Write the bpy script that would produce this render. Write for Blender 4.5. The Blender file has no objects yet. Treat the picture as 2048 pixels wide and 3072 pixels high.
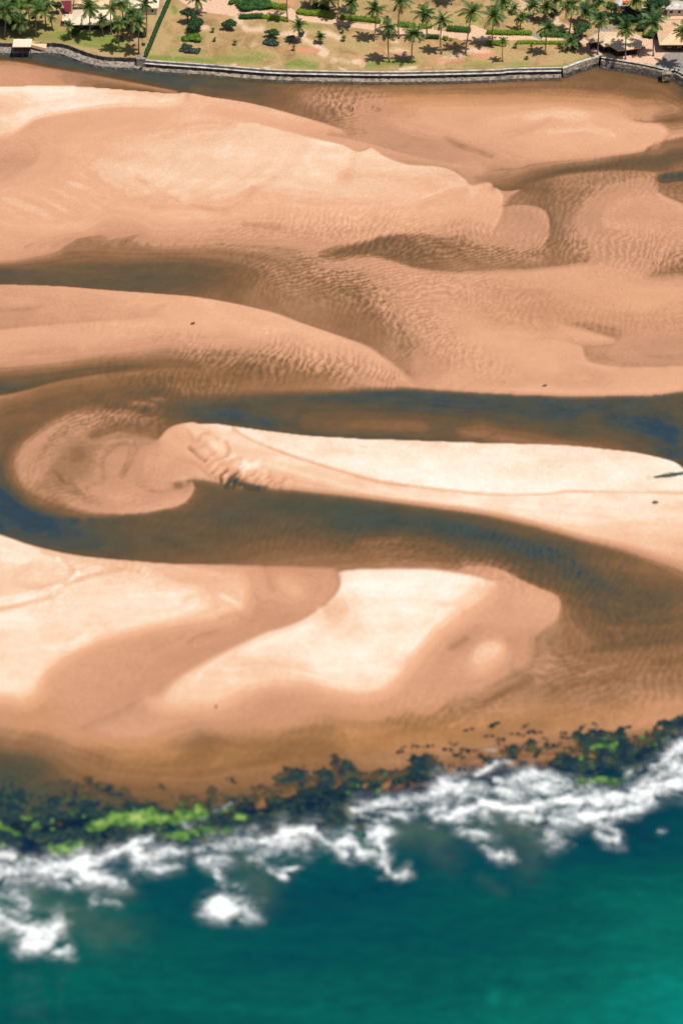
import bpy, math, random
import numpy as np
from mathutils import Vector, Matrix

# ---------------------------------------------------------------- camera, sky, sun, exposure
S = bpy.context.scene
COL = S.collection
H = 511.0; PITCH = math.radians(38.0); FPX = 8711.0
camd = bpy.data.cameras.new('camera')
cam = bpy.data.objects.new('camera', camd); COL.objects.link(cam)
cam.location = (0, 0, H); cam.rotation_euler = (math.radians(90) - PITCH, 0, 0)
camd.sensor_fit = 'VERTICAL'; camd.sensor_height = 36.0; camd.lens = 36.0 * FPX / 3072
camd.clip_start = 1.0; camd.clip_end = 30000
camd.dof.use_dof = True; camd.dof.focus_distance = 1030; camd.dof.aperture_fstop = 0.024
S.camera = cam
SUN_DIR = Vector((4.7, -3.6, 15.5)).normalized()          # towards the sun
elev = math.asin(SUN_DIR.z)
w = bpy.data.worlds.new('World'); S.world = w; w.use_nodes = True
nt = w.node_tree
sky = nt.nodes.new('ShaderNodeTexSky'); sky.sky_type = 'NISHITA'; sky.sun_disc = False
sky.sun_elevation = elev; sky.sun_rotation = math.atan2(SUN_DIR.x, SUN_DIR.y)
sky.air_density = 1.0; sky.dust_density = 1.5; sky.ozone_density = 3.0
bg = nt.nodes['Background']; bg.inputs['Strength'].default_value = 0.075
nt.links.new(sky.outputs[0], bg.inputs['Color'])
sund = bpy.data.lights.new('sun', 'SUN'); sund.energy = 4.05; sund.angle = math.radians(0.53); sund.color = (1.0, 0.95, 0.87)
sun = bpy.data.objects.new('sun', sund); COL.objects.link(sun)
sun.rotation_euler = SUN_DIR.to_track_quat('Z', 'Y').to_euler()
S.view_settings.view_transform = 'Standard'; S.view_settings.look = 'None'
S.view_settings.exposure = 0.0; S.view_settings.gamma = 1.0
S.render.engine = 'CYCLES'
S.cycles.max_bounces = 6; S.cycles.transparent_max_bounces = 12; S.cycles.caustics_reflective = False

# ---------------------------------------------------------------- where things stand (photo coordinates -> places in metres)
cp, sp = math.cos(PITCH), math.sin(PITCH)
def ground(px, py, z=0.0):
    a = (px - 1024) / FPX; b = (1536 - py) / FPX
    dx, dy, dz = a, cp + b * sp, -sp + b * cp
    t = (z - H) / dz
    return dx * t, dy * t
def project(X, Y, Z):
    d = Y * cp - (Z - H) * sp
    u = Y * sp + (Z - H) * cp
    return 1024 + FPX * X / d, 1536 - FPX * u / d
def at_plane_y(px, py, Y):
    a = (px - 1024) / FPX; b = (1536 - py) / FPX
    dy, dz = cp + b * sp, -sp + b * cp
    t = Y / dy
    return a * t, H + dz * t

rng = np.random.default_rng(7); R = random.Random(11)

# ---------------------------------------------------------------- numpy fields
def spline(pts, n=14):
    P = np.array(pts, float)
    if len(P) < 3:
        t = np.linspace(0, 1, n * 2)[:, None]; return P[0] * (1 - t) + P[-1] * t
    Q = np.vstack([2 * P[0] - P[1], P, 2 * P[-1] - P[-2]]); out = []
    for i in range(1, len(Q) - 2):
        t = np.linspace(0, 1, n, endpoint=False)[:, None]
        a, b, c, d = Q[i - 1], Q[i], Q[i + 1], Q[i + 2]
        out.append(0.5 * (2 * b + (c - a) * t + (2 * a - 5 * b + 4 * c - d) * t * t + (3 * b - a - 3 * c + d) * t ** 3))
    out.append(P[-1:]); return np.vstack(out)
def resample(P, step):
    d = np.r_[0, np.cumsum(np.hypot(*np.diff(P[:, :2], axis=0).T))]
    n = max(2, int(d[-1] / step) + 1); t = np.linspace(0, d[-1], n)
    return np.stack([np.interp(t, d, P[:, k]) for k in range(P.shape[1])], 1), t / d[-1]
def smooth(x, a, b):
    t = np.clip((x - a) / (b - a), 0, 1); return t * t * (3 - 2 * t)
def lattice(X, Y, seed):
    xi = np.floor(X).astype(np.int64); yi = np.floor(Y).astype(np.int64); fx = X - xi; fy = Y - yi
    fx = fx * fx * (3 - 2 * fx); fy = fy * fy * (3 - 2 * fy)
    def h(a, b):
        n = (a * 374761393 + b * 668265263 + seed * 974711) & 0x7fffffff
        n = ((n ^ (n >> 13)) * 1274126177) & 0x7fffffff
        return ((n ^ (n >> 16)) & 0xffff) / 65535.0
    return (h(xi, yi) * (1 - fx) + h(xi + 1, yi) * fx) * (1 - fy) + (h(xi, yi + 1) * (1 - fx) + h(xi + 1, yi + 1) * fx) * fy
def fbm(X, Y, sc, oct=4, seed=1, rough=.5):
    v = 0; a = 1; tot = 0; f = 1 / sc
    for o in range(oct):
        v = v + a * lattice(X * f + 17.3 * o, Y * f - 9.1 * o, seed + o * 7); tot += a; a *= rough; f *= 2.03
    return v / tot

FR = {'O': (0, 0, 1), 'A': (0, 250, 1 / 1.53125), 'B': (1024, 250, 1 / 1.53125), 'C': (0, 800, 1 / 1.53125), 'D': (1024, 800, 1 / 1.53125),
      'E': (0, 1550, 1 / 1.53125), 'F': (1024, 1550, 1 / 1.53125), 'G': (0, 2200, 1 / 1.53125), 'H': (1024, 2100, 1 / 1.53125),
      'Z': (0, 0, 1.30612), 'P': (0, 0, 1 / 3.0154), 'Q': (480, 0, 1 / 3.0154), 'T': (960, 0, 1 / 3.0154), 'U': (1528, 0, 1 / 3.0154),
      'K': (900, 650, 1 / 1.96)}
def fr(f, pts):
    ox, oy, s = FR[f]; return [(ox + p[0] * s, oy + p[1] * s) for p in pts]

class Field:
    def __init__(s, x0, x1, y0, y1, st):
        s.x0, s.y0, s.st = x0, y0, st
        s.nx = int((x1 - x0) / st); s.ny = int((y1 - y0) / st)
        s.v = np.zeros((s.ny, s.nx)); s.m = np.zeros((s.ny, s.nx), bool); s.h = np.zeros((s.ny, s.nx), bool)
        s.gx = x0 + st * (np.arange(s.nx) + .5); s.gy = y0 + st * (np.arange(s.ny) + .5)
    def put(s, P, val, hard=True):
        ix = np.floor((P[:, 0] - s.x0) / s.st).astype(int); iy = np.floor((P[:, 1] - s.y0) / s.st).astype(int)
        ok = (ix >= 0) & (iy >= 0) & (ix < s.nx) & (iy < s.ny)
        s.v[iy[ok], ix[ok]] = val[ok]; s.m[iy[ok], ix[ok]] = True; s.h[iy[ok], ix[ok]] = hard
    def C(s, f, pts, A=None, B=None, w=3):
        P, t = resample(spline(fr(f, pts)), s.st * .45)
        T = np.gradient(P, axis=0); T /= np.hypot(T[:, 0], T[:, 1])[:, None] + 1e-9
        N = np.stack([T[:, 1], -T[:, 0]], 1)
        w = np.atleast_1d(w).astype(float); wv = np.interp(t, np.linspace(0, 1, len(w)), w)[:, None]
        for val, sg in ((A, 1), (B, -1)):
            if val is None: continue
            val = np.atleast_1d(val).astype(float); vv = np.interp(t, np.linspace(0, 1, len(val)), val)
            s.put(P + N * sg * wv, vv)
    def L(s, f, pts, val, hard=False):
        P, t = resample(spline(fr(f, pts)) if len(pts) > 1 else np.array(fr(f, [pts[0], (pts[0][0] + 3, pts[0][1])])), s.st * .45)
        val = np.atleast_1d(val).astype(float); s.put(P, np.interp(t, np.linspace(0, 1, len(val)), val), hard)
    def solve(s):
        def rec(v, m):
            if min(v.shape) < 24:
                u = np.where(m, v, v[m].mean() if m.any() else 0); it = 300
            else:
                h, wd = v.shape; h2, w2 = (h + 1) // 2, (wd + 1) // 2
                vp = np.zeros((h2 * 2, w2 * 2)); mp = np.zeros((h2 * 2, w2 * 2)); vp[:h, :wd] = v * m; mp[:h, :wd] = m
                sm = mp.reshape(h2, 2, w2, 2).sum((1, 3)); sv = vp.reshape(h2, 2, w2, 2).sum((1, 3))
                c = rec(sv / np.maximum(sm, 1), sm > 0)
                u = np.repeat(np.repeat(c, 2, 0), 2, 1)[:h, :wd]; u = np.where(m, v, u); it = 50
            for _ in range(it):
                p = np.pad(u, 1, mode='edge'); u = np.where(m, v, (p[:-2, 1:-1] + p[2:, 1:-1] + p[1:-1, :-2] + p[1:-1, 2:]) * .25)
            return u
        u = rec(s.v, s.m); v0 = u
        for _ in range(80):
            p = np.pad(u, 1, mode='edge'); u = np.where(s.h, v0, (p[:-2, 1:-1] + p[2:, 1:-1] + p[1:-1, :-2] + p[1:-1, 2:]) * .25)
        s.u = u
    def blur(s, k=1):
        for _ in range(k):
            p = np.pad(s.u, 1, mode='edge'); s.u = (p[:-2, 1:-1] + p[2:, 1:-1] + p[1:-1, :-2] + p[1:-1, 2:] + 4 * s.u) / 8
    def start(s, c=0.0): s.u = np.full((s.ny, s.nx), float(c))
    def dist(s, P):
        r = 1; xa, xb = P[:, 0].min(), P[:, 0].max(); ya, yb = P[:, 1].min(), P[:, 1].max()
        return xa, xb, ya, yb
    def S(s, f, pts, amp, rad, mode='add', ys=1.0):
        """gaussian stroke: amp and radius (photo px) may vary along the stroke; ys squeezes it vertically"""
        P = np.array(fr(f, pts), float)
        if len(P) > 2: P = spline(P, 6)
        if len(P) == 1: P = np.vstack([P, P + [1, 0]])
        rad = np.atleast_1d(rad).astype(float); amp = np.atleast_1d(amp).astype(float)
        P, t = resample(P, max(3.0, rad.min() * .4)); rr = np.interp(t, np.linspace(0, 1, len(rad)), rad); aa = np.interp(t, np.linspace(0, 1, len(amp)), amp)
        m = rad.max() * 2.6
        x0 = max(0, int((P[:, 0].min() - m - s.x0) / s.st)); x1 = min(s.nx, int((P[:, 0].max() + m - s.x0) / s.st) + 1)
        y0 = max(0, int((P[:, 1].min() - m - s.y0) / s.st)); y1 = min(s.ny, int((P[:, 1].max() + m - s.y0) / s.st) + 1)
        if x1 <= x0 or y1 <= y0: return
        gx, gy = np.meshgrid(s.gx[x0:x1], s.gy[y0:y1]); best = np.zeros(gx.shape)
        for (px, py), r, a in zip(P, rr, aa):
            d = ((gx - px) ** 2 + ((gy - py) / ys) ** 2) / (r * r)
            g = a * np.exp(-d); best = np.where(np.abs(g) > np.abs(best), g, best)
        sub = s.u[y0:y1, x0:x1]
        s.u[y0:y1, x0:x1] = sub + best if mode == 'add' else np.maximum(sub, best)
    def at(s, px, py):
        fx = np.clip((px - s.x0) / s.st - .5, 0, s.nx - 1.001); fy = np.clip((py - s.y0) / s.st - .5, 0, s.ny - 1.001)
        ix = fx.astype(int); iy = fy.astype(int); fx = fx - ix; fy = fy - iy; u = s.u
        return (u[iy, ix] * (1 - fx) + u[iy, ix + 1] * fx) * (1 - fy) + (u[iy + 1, ix] * (1 - fx) + u[iy + 1, ix + 1] * fx) * fy

# ================= sand height / wetness field: 0 deepest channel, .5 waterline, 1 dry crest
T = Field(-460, 2508, 90, 2520, 3)
WALLFOOT = [(-460, 130), (-100, 143), (0, 148), (100, 155), (199, 161), (265, 183), (332, 194), (431, 200), (520, 207), (812, 230), (1000, 237), (1192, 239), (1480, 232),
            (1671, 226), (1734, 211), (1787, 201), (1860, 207), (1992, 227), (2034, 236), (2110, 290), (2300, 400)]
WALLTOP = [(-460, 112), (-100, 124), (0, 128), (60, 130), (100, 129), (139, 128), (172, 129), (199, 134), (232, 146), (265, 158), (298, 167), (332, 171), (408, 174), (441, 181), (520, 187), (646, 196),
           (812, 209), (1000, 214), (1192, 216), (1480, 210), (1528, 206), (1671, 203), (1690, 202), (1734, 186), (1787, 170), (1803, 172), (1926, 192), (1999, 209), (2032, 214), (2110, 262), (2300, 370)]
T.L('O', WALLFOOT, [.05, .05, .05, .03, .08, .1, .12, .2, .3, .3, .3, .3, .3, .25, .1, .05], hard=True)
T.L('O', [(-460, 118), (2400, 180)], .1)
T.L('O', [(0, 160), (150, 180), (350, 205), (520, 222), (640, 236)], [.05, .05, .0, .05, .12], hard=True)
T.L('O', [(640, 240), (760, 262), (860, 300)], [.12, .16, .3])
T.L('O', [(620, 215), (900, 250), (1300, 262), (1700, 245), (1950, 262)], [.2, .36, .34, .34, .3])
T.L('O', [(2048, 262), (2100, 330)], [.03, .1])  # quay shadow on the water, put in as a deep dark patch
T.L('O', [(900, 285), (1100, 290), (1400, 292), (1900, 290)], [.5, .5, .5, .42])
# fringe of the channel under the wall
T.C('O', [(-200, 165), (33, 179), (166, 202), (290, 222), (400, 243), (470, 257), (568, 276)], [.12, .1, .08, .1], [.47, .5, .5, .56], 7)
T.C('O', [(-200, 258), (0, 262), (200, 260), (400, 272), (500, 280), (568, 279), (627, 290), (757, 311), (914, 353), (1024, 389)], [.55, .56, .58, .5, .2, .2, .26, .3, .34, .42], [.93, .93, .93, .9, .86, .82, .78, .76, .72], [3, 3, 3, 3, 4, 5])
T.L('A', [(900, 20), (1150, 50), (1300, 60), (1500, 150)], [.2, .2, .3, .4])
T.C('A', [(-100, 260), (0, 250), (60, 233), (110, 203), (160, 170), (250, 148), (400, 124), (600, 107), (750, 110), (820, 100)], [.86, .9, .92, .9, .86], [.66, .66, .68, .7, .74], [10, 6, 5, 8, 14])
T.L('A', [(60, 350), (150, 330)], .58); T.L('A', [(-80, 400), (30, 390)], .55); T.L('A', [(250, 250), (500, 200), (750, 170)], .69)
T.L('A', [(250, 350), (120, 420), (20, 470)], .68); T.L('A', [(950, 130), (1100, 150), (1250, 190)], .73)
T.L('A', [(560, 320), (700, 290), (900, 240), (1100, 210)], .82)
T.L('A', [(500, 380), (800, 350), (1100, 330), (1400, 400)], [.82, .85, .85, .88])
T.L('A', [(1100, 260), (1400, 300), (1568, 350)], [.84, .86, .9])
T.L('A', [(350, 420), (600, 470), (850, 500), (1100, 480)], [.78, .83, .86, .85])
T.L('A', [(0, 540), (120, 570), (250, 620), (400, 640)], [.84, .82, .8, .78])
T.L('A', [(0, 640), (200, 680), (400, 700)], [.74, .7, .7])
T.L('A', [(450, 540), (700, 580), (950, 590), (1100, 560)], [.74, .74, .76, .78])
T.L('A', [(700, 690), (1000, 640), (1300, 600), (1568, 600)], [.72, .73, .76, .78])
T.L('A', [(-100, 770), (0, 765), (150, 755), (280, 735)], [.62, .62, .62, .66])
# second edge of the big bar
T.C('O', [(718, 371), (790, 378), (849, 395), (940, 418), (1024, 437), (1063, 455), (1092, 455), (1115, 446), (1155, 472), (1220, 495), (1298, 500), (1350, 511), (1390, 537), (1409, 556), (1438, 553), (1468, 552), (1504, 583), (1507, 609), (1500, 650), (1485, 680)],
    [.76, .7, .66, .62, .58, .56, .5, .48, .5, .56, .5], [.8, .84, .88, .92, .9, .88, .88, .85, .8, .8, .72], [6, 3, 2.5, 2.5])
T.C('B', [(-60, 240), (0, 250), (120, 275), (240, 310), (400, 350), (540, 375), (640, 385)], [.5, .5, .5, .52, .55, .58], [.66, .64, .62, .62, .6], 5)
T.L('B', [(0, 420), (200, 440), (450, 440)], [.86, .86, .84]); T.L('B', [(0, 560), (250, 520), (450, 500)], [.82, .84, .82]); T.L('B', [(600, 520), (650, 600)], .78)
# lens at the right top
T.L('B', [(80, 85), (400, 75), (700, 70), (1000, 75), (1300, 90)], [.58, .62, .6, .62, .56])
T.L('B', [(300, 150), (700, 160), (1000, 140), (1250, 160)], [.7, .73, .76, .76])
T.L('B', [(400, 210), (700, 240), (1000, 230), (1300, 240)], [.68, .73, .74, .74])
T.L('B', [(850, 310), (1100, 290), (1350, 270)], [.68, .7, .7])
T.C('B', [(850, 350), (1050, 345), (1200, 334), (1300, 322), (1385, 308), (1410, 288), (1480, 262), (1568, 243), (1700, 215)], [.68, .68, .7, .72, .72, .62, .6], [.54, .5, .46, .34, .34, .36, .36], [10, 4, 2.5])
T.C('B', [(1290, 160), (1340, 175), (1440, 185), (1490, 215), (1490, 240), (1420, 285)], [.62, .56, .52, .52, .5], [.74, .76, .76, .72], 6)
T.L('B', [(1340, 168), (1420, 175), (1568, 160), (1700, 150)], [.45, .33, .3, .3], hard=True); T.L('B', [(1400, 140), (1568, 130), (1700, 120)], .62)
T.L('B', [(1450, 195), (1568, 180)], [.45, .42])
T.L('B', [(140, 235), (300, 275), (450, 315)], [.5, .47, .5]); T.L('B', [(450, 255), (560, 290), (680, 335)], [.52, .5, .5])
T.L('B', [(600, 360), (650, 378)], [.62, .6]); T.L('B', [(600, 420), (700, 400), (850, 395)], [.47, .5, .54])
T.L('B', [(230, 180), (330, 210), (430, 235)], .62)
# channel through the right
T.L('B', [(600, 440), (680, 452), (760, 457), (880, 437), (960, 412), (1060, 392), (1200, 374), (1320, 362), (1568, 335), (1750, 310)], [.5, .38, .26, .2, .22, .22, .22, .2, .24, .24], hard=True)
T.C('B', [(690, 470), (740, 490), (790, 490), (830, 480), (870, 450)], [.3, .28, .3, .3], [.5, .6, .62, .5], 3)
T.C('B', [(880, 450), (960, 428), (1060, 408), (1200, 396), (1330, 396), (1450, 402), (1500, 398)], [.27, .24, .26, .28, .28], [.38, .44, .44, .46, .48], 4)
T.L('B', [(750, 545), (800, 510), (860, 465), (900, 440)], [.5, .4, .33, .28], hard=True)
T.L('B', [(930, 460), (945, 520), (965, 590), (965, 650), (955, 705)], [.3, .36, .38, .34, .4], hard=True)
T.C('B', [(735, 575), (780, 560), (850, 560), (915, 572), (945, 605), (953, 650), (950, 690), (935, 740)], [.4, .42, .4, .36, .34, .36, .42], [.57, .58, .58, .6, .58, .52], [5, 4, 3, 3])
T.L('B', [(1050, 520), (1030, 600), (1050, 680)], [.42, .48, .52]); T.L('B', [(1000, 470), (1100, 430), (1300, 430)], .44)
T.L('B', [(1200, 520), (1300, 490), (1400, 480), (1500, 560)], [.56, .58, .6, .6]); T.L('B', [(1200, 620), (1400, 600), (1568, 640)], .62)
T.C('B', [(1450, 500), (1500, 528), (1568, 556), (1750, 640)], [.42, .42, .44], [.66, .66, .68], 4)
T.C('B', [(1450, 440), (1462, 418), (1500, 408), (1568, 400), (1750, 385)], [.42, .4, .38], [.14, .1, .08], 3)
T.C('B', [(1450, 440), (1475, 453), (1510, 448), (1568, 440), (1750, 425)], [.12, .1, .08], [.42, .42], 3)
# the trough in the middle right
T.C('O', [(955, 768), (968, 753), (1024, 737), (1104, 721), (1150, 706), (1240, 700), (1318, 700), (1400, 694)], [.56, .58, .62, .66, .68, .66, .62], [.44, .30, .25, .3, .4, .46, .5], [14, 9, 5, 6, 9, 12])
T.C('O', [(960, 778), (1020, 777), (1100, 765), (1170, 780), (1253, 806), (1350, 818), (1481, 816), (1620, 808), (1760, 790)], [.4, .32, .36, .4, .42, .42, .44], [.54, .56, .6, .64, .66, .66, .66], [12, 8, 9, 10])
T.L('O', [(1160, 745), (1300, 760), (1450, 770)], [.4, .38, .46]); T.L('O', [(1560, 760), (1600, 700)], [.54, .56])
T.L('O', [(1940, 828), (2000, 815), (2048, 803), (2200, 780)], [.5, .38, .34, .34], hard=True); T.L('O', [(1800, 760), (2000, 740), (2200, 700)], [.52, .56, .58])
T.L('O', [(1700, 860), (1900, 870), (2100, 860)], [.68, .7, .7])
T.L('D', [(250, 30), (450, 70), (600, 60)], [.68, .68, .68]); T.L('D', [(640, 80), (740, 90)], [.56, .56]); T.L('D', [(800, 110), (900, 125), (960, 130)], .55)
T.L('D', [(1050, 100), (1300, 110), (1568, 80)], [.64, .68, .72]); T.L('D', [(1050, 150), (1300, 200), (1500, 180)], [.66, .68, .68])
T.L('D', [(700, 240), (850, 225), (1000, 222), (1150, 235), (1280, 275), (1440, 300), (1600, 300)], [.58, .54, .5, .5, .49, .52, .52])
T.C('D', [(1000, 265), (1100, 290), (1200, 320), (1250, 342), (1160, 350), (1060, 345)], [.52, .5, .5, .52], [.68, .68, .66], 4)
T.C('D', [(1045, 347), (1095, 368), (1112, 410), (1140, 440), (1230, 458), (1350, 463), (1568, 458), (1750, 440)], [.5, .5, .5, .52, .56], [.7, .72, .72, .72, .7], 3)
T.L('D', [(1200, 400), (1400, 420), (1700, 400)], [.52, .54, .56]); T.L('D', [(1260, 365), (1568, 372)], [.55, .56])
T.L('D', [(700, 350), (900, 400), (1000, 480)], [.7, .72, .74]); T.L('D', [(1300, 520), (1500, 530)], .72); T.L('D', [(500, 270), (650, 320), (800, 300)], [.66, .7, .7])
T.L('D', [(50, 60), (150, 200), (300, 330), (500, 450)], [.44, .44, .5, .56]); T.L('D', [(-150, 60), (-60, 180), (40, 260)], [.4, .38, .36]); T.L('D', [(320, 180), (420, 330), (700, 490), (850, 560)], [.62, .62, .64, .66])
# upper river arm on the left
T.C('O', [(-300, 800), (0, 790), (80, 782), (150, 765), (229, 738), (300, 728)], [.56, .58, .58, .6, .56], [.24, .2, .24, .36, .44], [12, 10, 14, 16])
T.L('A', [(-300, 880), (0, 865), (200, 870), (300, 880)], [.05, .08, .12, .16]); T.L('A', [(350, 800), (600, 810), (900, 800), (1200, 830)], [.3, .3, .34, .4])
T.L('A', [(350, 880), (600, 890), (800, 895), (1000, 870), (1200, 870)], [.22, .18, .1, .2, .32]); T.L('A', [(500, 735), (700, 755), (1000, 745), (1300, 740), (1500, 720)], [.52, .48, .48, .52, .56])
T.L('O', [(820, 760), (900, 790), (950, 840)], .46)
T.C('O', [(-300, 852), (0, 852), (100, 854), (196, 858), (327, 869), (490, 882), (588, 891), (705, 912), (823, 940), (895, 967), (1024, 1012), (1102, 1042), (1155, 1078), (1207, 1120), (1240, 1152)],
    [.1, .1, .14, .18, .14, .12, .2, .3, .34, .38, .4, .42, .46, .5], [.64, .64, .64, .68, .7, .74, .76, .8, .8, .78, .72, .6], [2.5, 2.5, 2.5, 2.5, 5, 9])
T.L('C', [(0, 165), (200, 178)], .58); T.L('C', [(0, 255), (200, 250), (450, 222), (600, 200)], [.5, .5, .56, .62])
T.C('C', [(-200, 300), (0, 290), (150, 275), (300, 264), (450, 253), (600, 246), (800, 246)], [.48, .5, .52, .56, .62, .7], [.66, .68, .7, .72, .74], [3, 3, 3, 4, 10])
T.L('C', [(300, 230), (500, 190), (700, 170)], [.58, .64, .68]); T.L('C', [(-200, 390), (0, 370), (250, 340), (500, 340), (700, 300), (1000, 280)], [.64, .66, .66, .7, .72, .76])
T.L('C', [(1100, 300), (1300, 370), (1450, 420)], [.78, .78, .8])
T.L('C', [(-200, 470), (0, 450), (250, 430), (500, 410), (700, 395)], [.58, .58, .58, .56, .52])
T.C('C', [(-300, 620), (0, 582), (120, 558), (260, 520), (420, 490), (560, 474), (700, 462), (820, 455), (900, 460)], [.04, .08, .1, .14, .18, .22, .3, .36], [.42, .44, .42, .4, .4, .4], [3, 3, 4, 6, 9])
T.L('C', [(-200, 545), (0, 525), (200, 500), (400, 462), (600, 436), (750, 425)], [.12, .18, .2, .22, .26, .34])
T.L('C', [(900, 400), (1100, 400), (1300, 400), (1500, 450)], [.42, .42, .44, .5]); T.L('C', [(900, 360), (1200, 350), (1400, 400)], [.62, .62, .62])
T.L('C', [(900, 490), (1100, 500), (1400, 530), (1600, 545)], [.4, .38, .42, .46]); T.L('C', [(1100, 455), (1350, 470), (1560, 500)], [.36, .4, .46])
T.L('C', [(0, 650), (100, 620), (300, 560), (600, 510), (800, 500)], [.36, .36, .4, .38, .36])
T.L('C', [(200, 650), (400, 590), (600, 570), (750, 560)], [.26, .28, .22, .25]); T.L('C', [(560, 610), (700, 620), (760, 600)], [.42, .46, .44])
# main river
T.C('O', [(560, 1190), (718, 1183), (800, 1180), (900, 1178), (1024, 1174), (1100, 1169), (1220, 1165), (1285, 1169), (1416, 1177), (1546, 1184), (1677, 1187), (1873, 1187), (1971, 1184), (2048, 1173), (2300, 1145)],
    [.36, .4, .42, .46, .5, .58, .66, .7, .72, .74, .74, .74, .7, .7], [.2, .14, .1, .05, .04, .02, .02, .02, .03, .05, .07, .14, .18, .2], [14, 12, 8, 5, 4, 3, 3])
T.L('D', [(0, 620), (250, 625), (500, 630), (800, 640), (1100, 660)], [.03, .02, 0, .03, .04]); T.L('D', [(1200, 700), (1400, 730), (1568, 780)], [.0, .0, .02]); T.L('D', [(1400, 640), (1700, 640)], [.12, .2])
T.L('D', [(0, 690), (200, 680), (450, 700), (600, 740)], [.28, .26, .26, .22]); T.L('D', [(0, 735), (200, 730), (400, 745)], [.34, .36, .38])
T.L('D', [(540, 745), (700, 775), (850, 800), (950, 815)], [.46, .5, .5, .5]); T.L('D', [(700, 720), (900, 730), (1100, 770)], [.14, .1, .1])
T.L('C', [(640, 655), (760, 650), (850, 648), (950, 655), (1050, 665), (1200, 690), (1300, 720), (1450, 750)], [.2, .12, .02, .0, .03, .08, .08, .12])
T.L('C', [(1150, 640), (1400, 660), (1568, 690)], [.12, .14, .22]); T.L('C', [(1300, 740), (1568, 735)], [.26, .34])
CREAM = [(588, 1273), (653, 1273), (692, 1279), (784, 1292), (914, 1308), (1024, 1315), (1090, 1319), (1155, 1320), (1416, 1330), (1677, 1338), (1808, 1349), (1906, 1360), (1991, 1378), (2030, 1392), (2052, 1410), (2100, 1440), (2400, 1500)]
T.C('O', CREAM, [.12, .06, .1, .12, .12, .16, .24, .4, .3, .12, .06, .02, .02], [.9, 1, 1, 1, 1, 1, 1, 1, 1, 1, .98, .98], [4, 5, 5, 5, 4, 5, 5, 5])
T.C('O', [(699, 1290), (751, 1322), (849, 1362), (914, 1384), (1024, 1418), (1135, 1447), (1285, 1469), (1481, 1488), (1644, 1486), (1710, 1479), (1873, 1481), (2048, 1485), (2300, 1480)], [1, 1, 1, 1, 1, 1, .99], [.88, .9, .91, .92, .93, .94, .95], 3)
T.L('O', [(900, 1350), (1300, 1400), (1900, 1430)], 1.0); T.L('O', [(660, 1330), (800, 1390), (1000, 1450), (1400, 1515), (1700, 1560), (2048, 1580), (2300, 1600)], [.86, .88, .9, .91, .92, .9, .9])
T.L('O', [(1850, 1615), (2048, 1640), (2300, 1680)], .82)
T.C('O', [(700, 1432), (760, 1450), (816, 1463), (880, 1468), (950, 1476), (1024, 1484), (1155, 1501), (1285, 1518), (1448, 1541), (1579, 1568), (1660, 1590), (1742, 1614), (1850, 1640), (1960, 1672), (2100, 1715), (2400, 1790)],
    [.74, .76, .8, .88, .91, .91, .9, .88, .84, .8, .78, .76, .76], [.2, .18, .16, .14, .14, .16, .18, .2, .24, .32, .4, .42, .42], [7, 7, 7, 7, 9, 12, 20, 30, 36])
# head of the spit
T.C('C', [(730, 790), (770, 745), (830, 720), (900, 712)], [.3, .28, .2, .14], [.72, .74, .78, .84], [6, 5])
T.L('C', [(880, 740), (960, 760), (1010, 790)], .86); T.L('C', [(900, 790), (960, 820), (1030, 880), (1130, 940)], [.85, .87, .84, .86])
T.L('C', [(760, 830), (840, 860), (900, 900), (940, 950)], [.68, .7, .72, .76]); T.L('C', [(1000, 930), (1200, 980), (1350, 1010)], [.8, .82, .78])
T.C('C', [(800, 985), (870, 975), (930, 978), (1000, 990), (1080, 1005), (1180, 1018)], [.66, .7, .74, .76, .76], [.3, .3, .28, .26, .22], [3, 3, 5])
T.L('C', [(720, 890), (820, 890), (900, 920), (940, 960)], [.6, .58, .57, .6]); T.L('C', [(760, 930), (880, 940)], .68); T.L('C', [(740, 860), (800, 850)], .66)
# submerged left lobe
T.C('C', [(560, 1137), (500, 1137), (400, 1137), (250, 1115), (150, 1078), (80, 1020), (50, 940), (55, 870), (85, 820), (130, 780), (190, 738), (250, 700), (350, 662), (470, 642), (600, 640), (720, 640)],
    [.14, .1, .06, .05, .04, .08, .18, .24, .28, .3, .3, .28, .26, .24], [.58, .57, .5, .44, .46, .5, .53, .54, .54, .52, .48, .44, .42, .38], [6, 12, 24, 30, 28, 24, 20, 18, 18, 20, 26, 30])
T.C('C', [(560, 1137), (680, 1127), (750, 1112), (820, 1097), (865, 1070), (890, 1030), (895, 1010), (882, 985)], [.62, .62, .64, .64, .62, .58], [.16, .18, .2, .22, .26, .3], 3)
T.L('C', [(180, 900), (250, 880), (330, 830), (420, 810)], [.5, .46, .4, .42]); T.L('C', [(330, 900), (360, 860), (400, 880)], .38)
T.L('C', [(450, 870), (500, 920), (560, 950)], [.51, .54, .56]); T.L('C', [(520, 830), (600, 800), (650, 860)], [.52, .52, .53]); T.L('C', [(400, 760), (560, 730), (700, 720)], [.5, .4, .32])
T.L('C', [(420, 720), (550, 690), (650, 680)], [.46, .5, .42]); T.L('C', [(200, 1000), (350, 960), (500, 980)], [.46, .44, .5]); T.L('C', [(300, 1060), (450, 1060), (550, 1080)], [.5, .54, .58])
T.L('C', [(620, 980), (640, 880), (700, 820)], [.52, .54, .56]); T.L('C', [(640, 1010), (700, 1040), (800, 1020), (850, 1000)], [.54, .52, .54, .6]); T.L('C', [(700, 960), (760, 1000)], .64)
T.L('C', [(0, 700), (100, 690), (160, 690)], [.26, .28, .3]); T.L('C', [(-200, 800), (0, 820), (30, 900)], [.36, .33, .28]); T.L('C', [(-200, 700), (0, 640)], .38)
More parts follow.
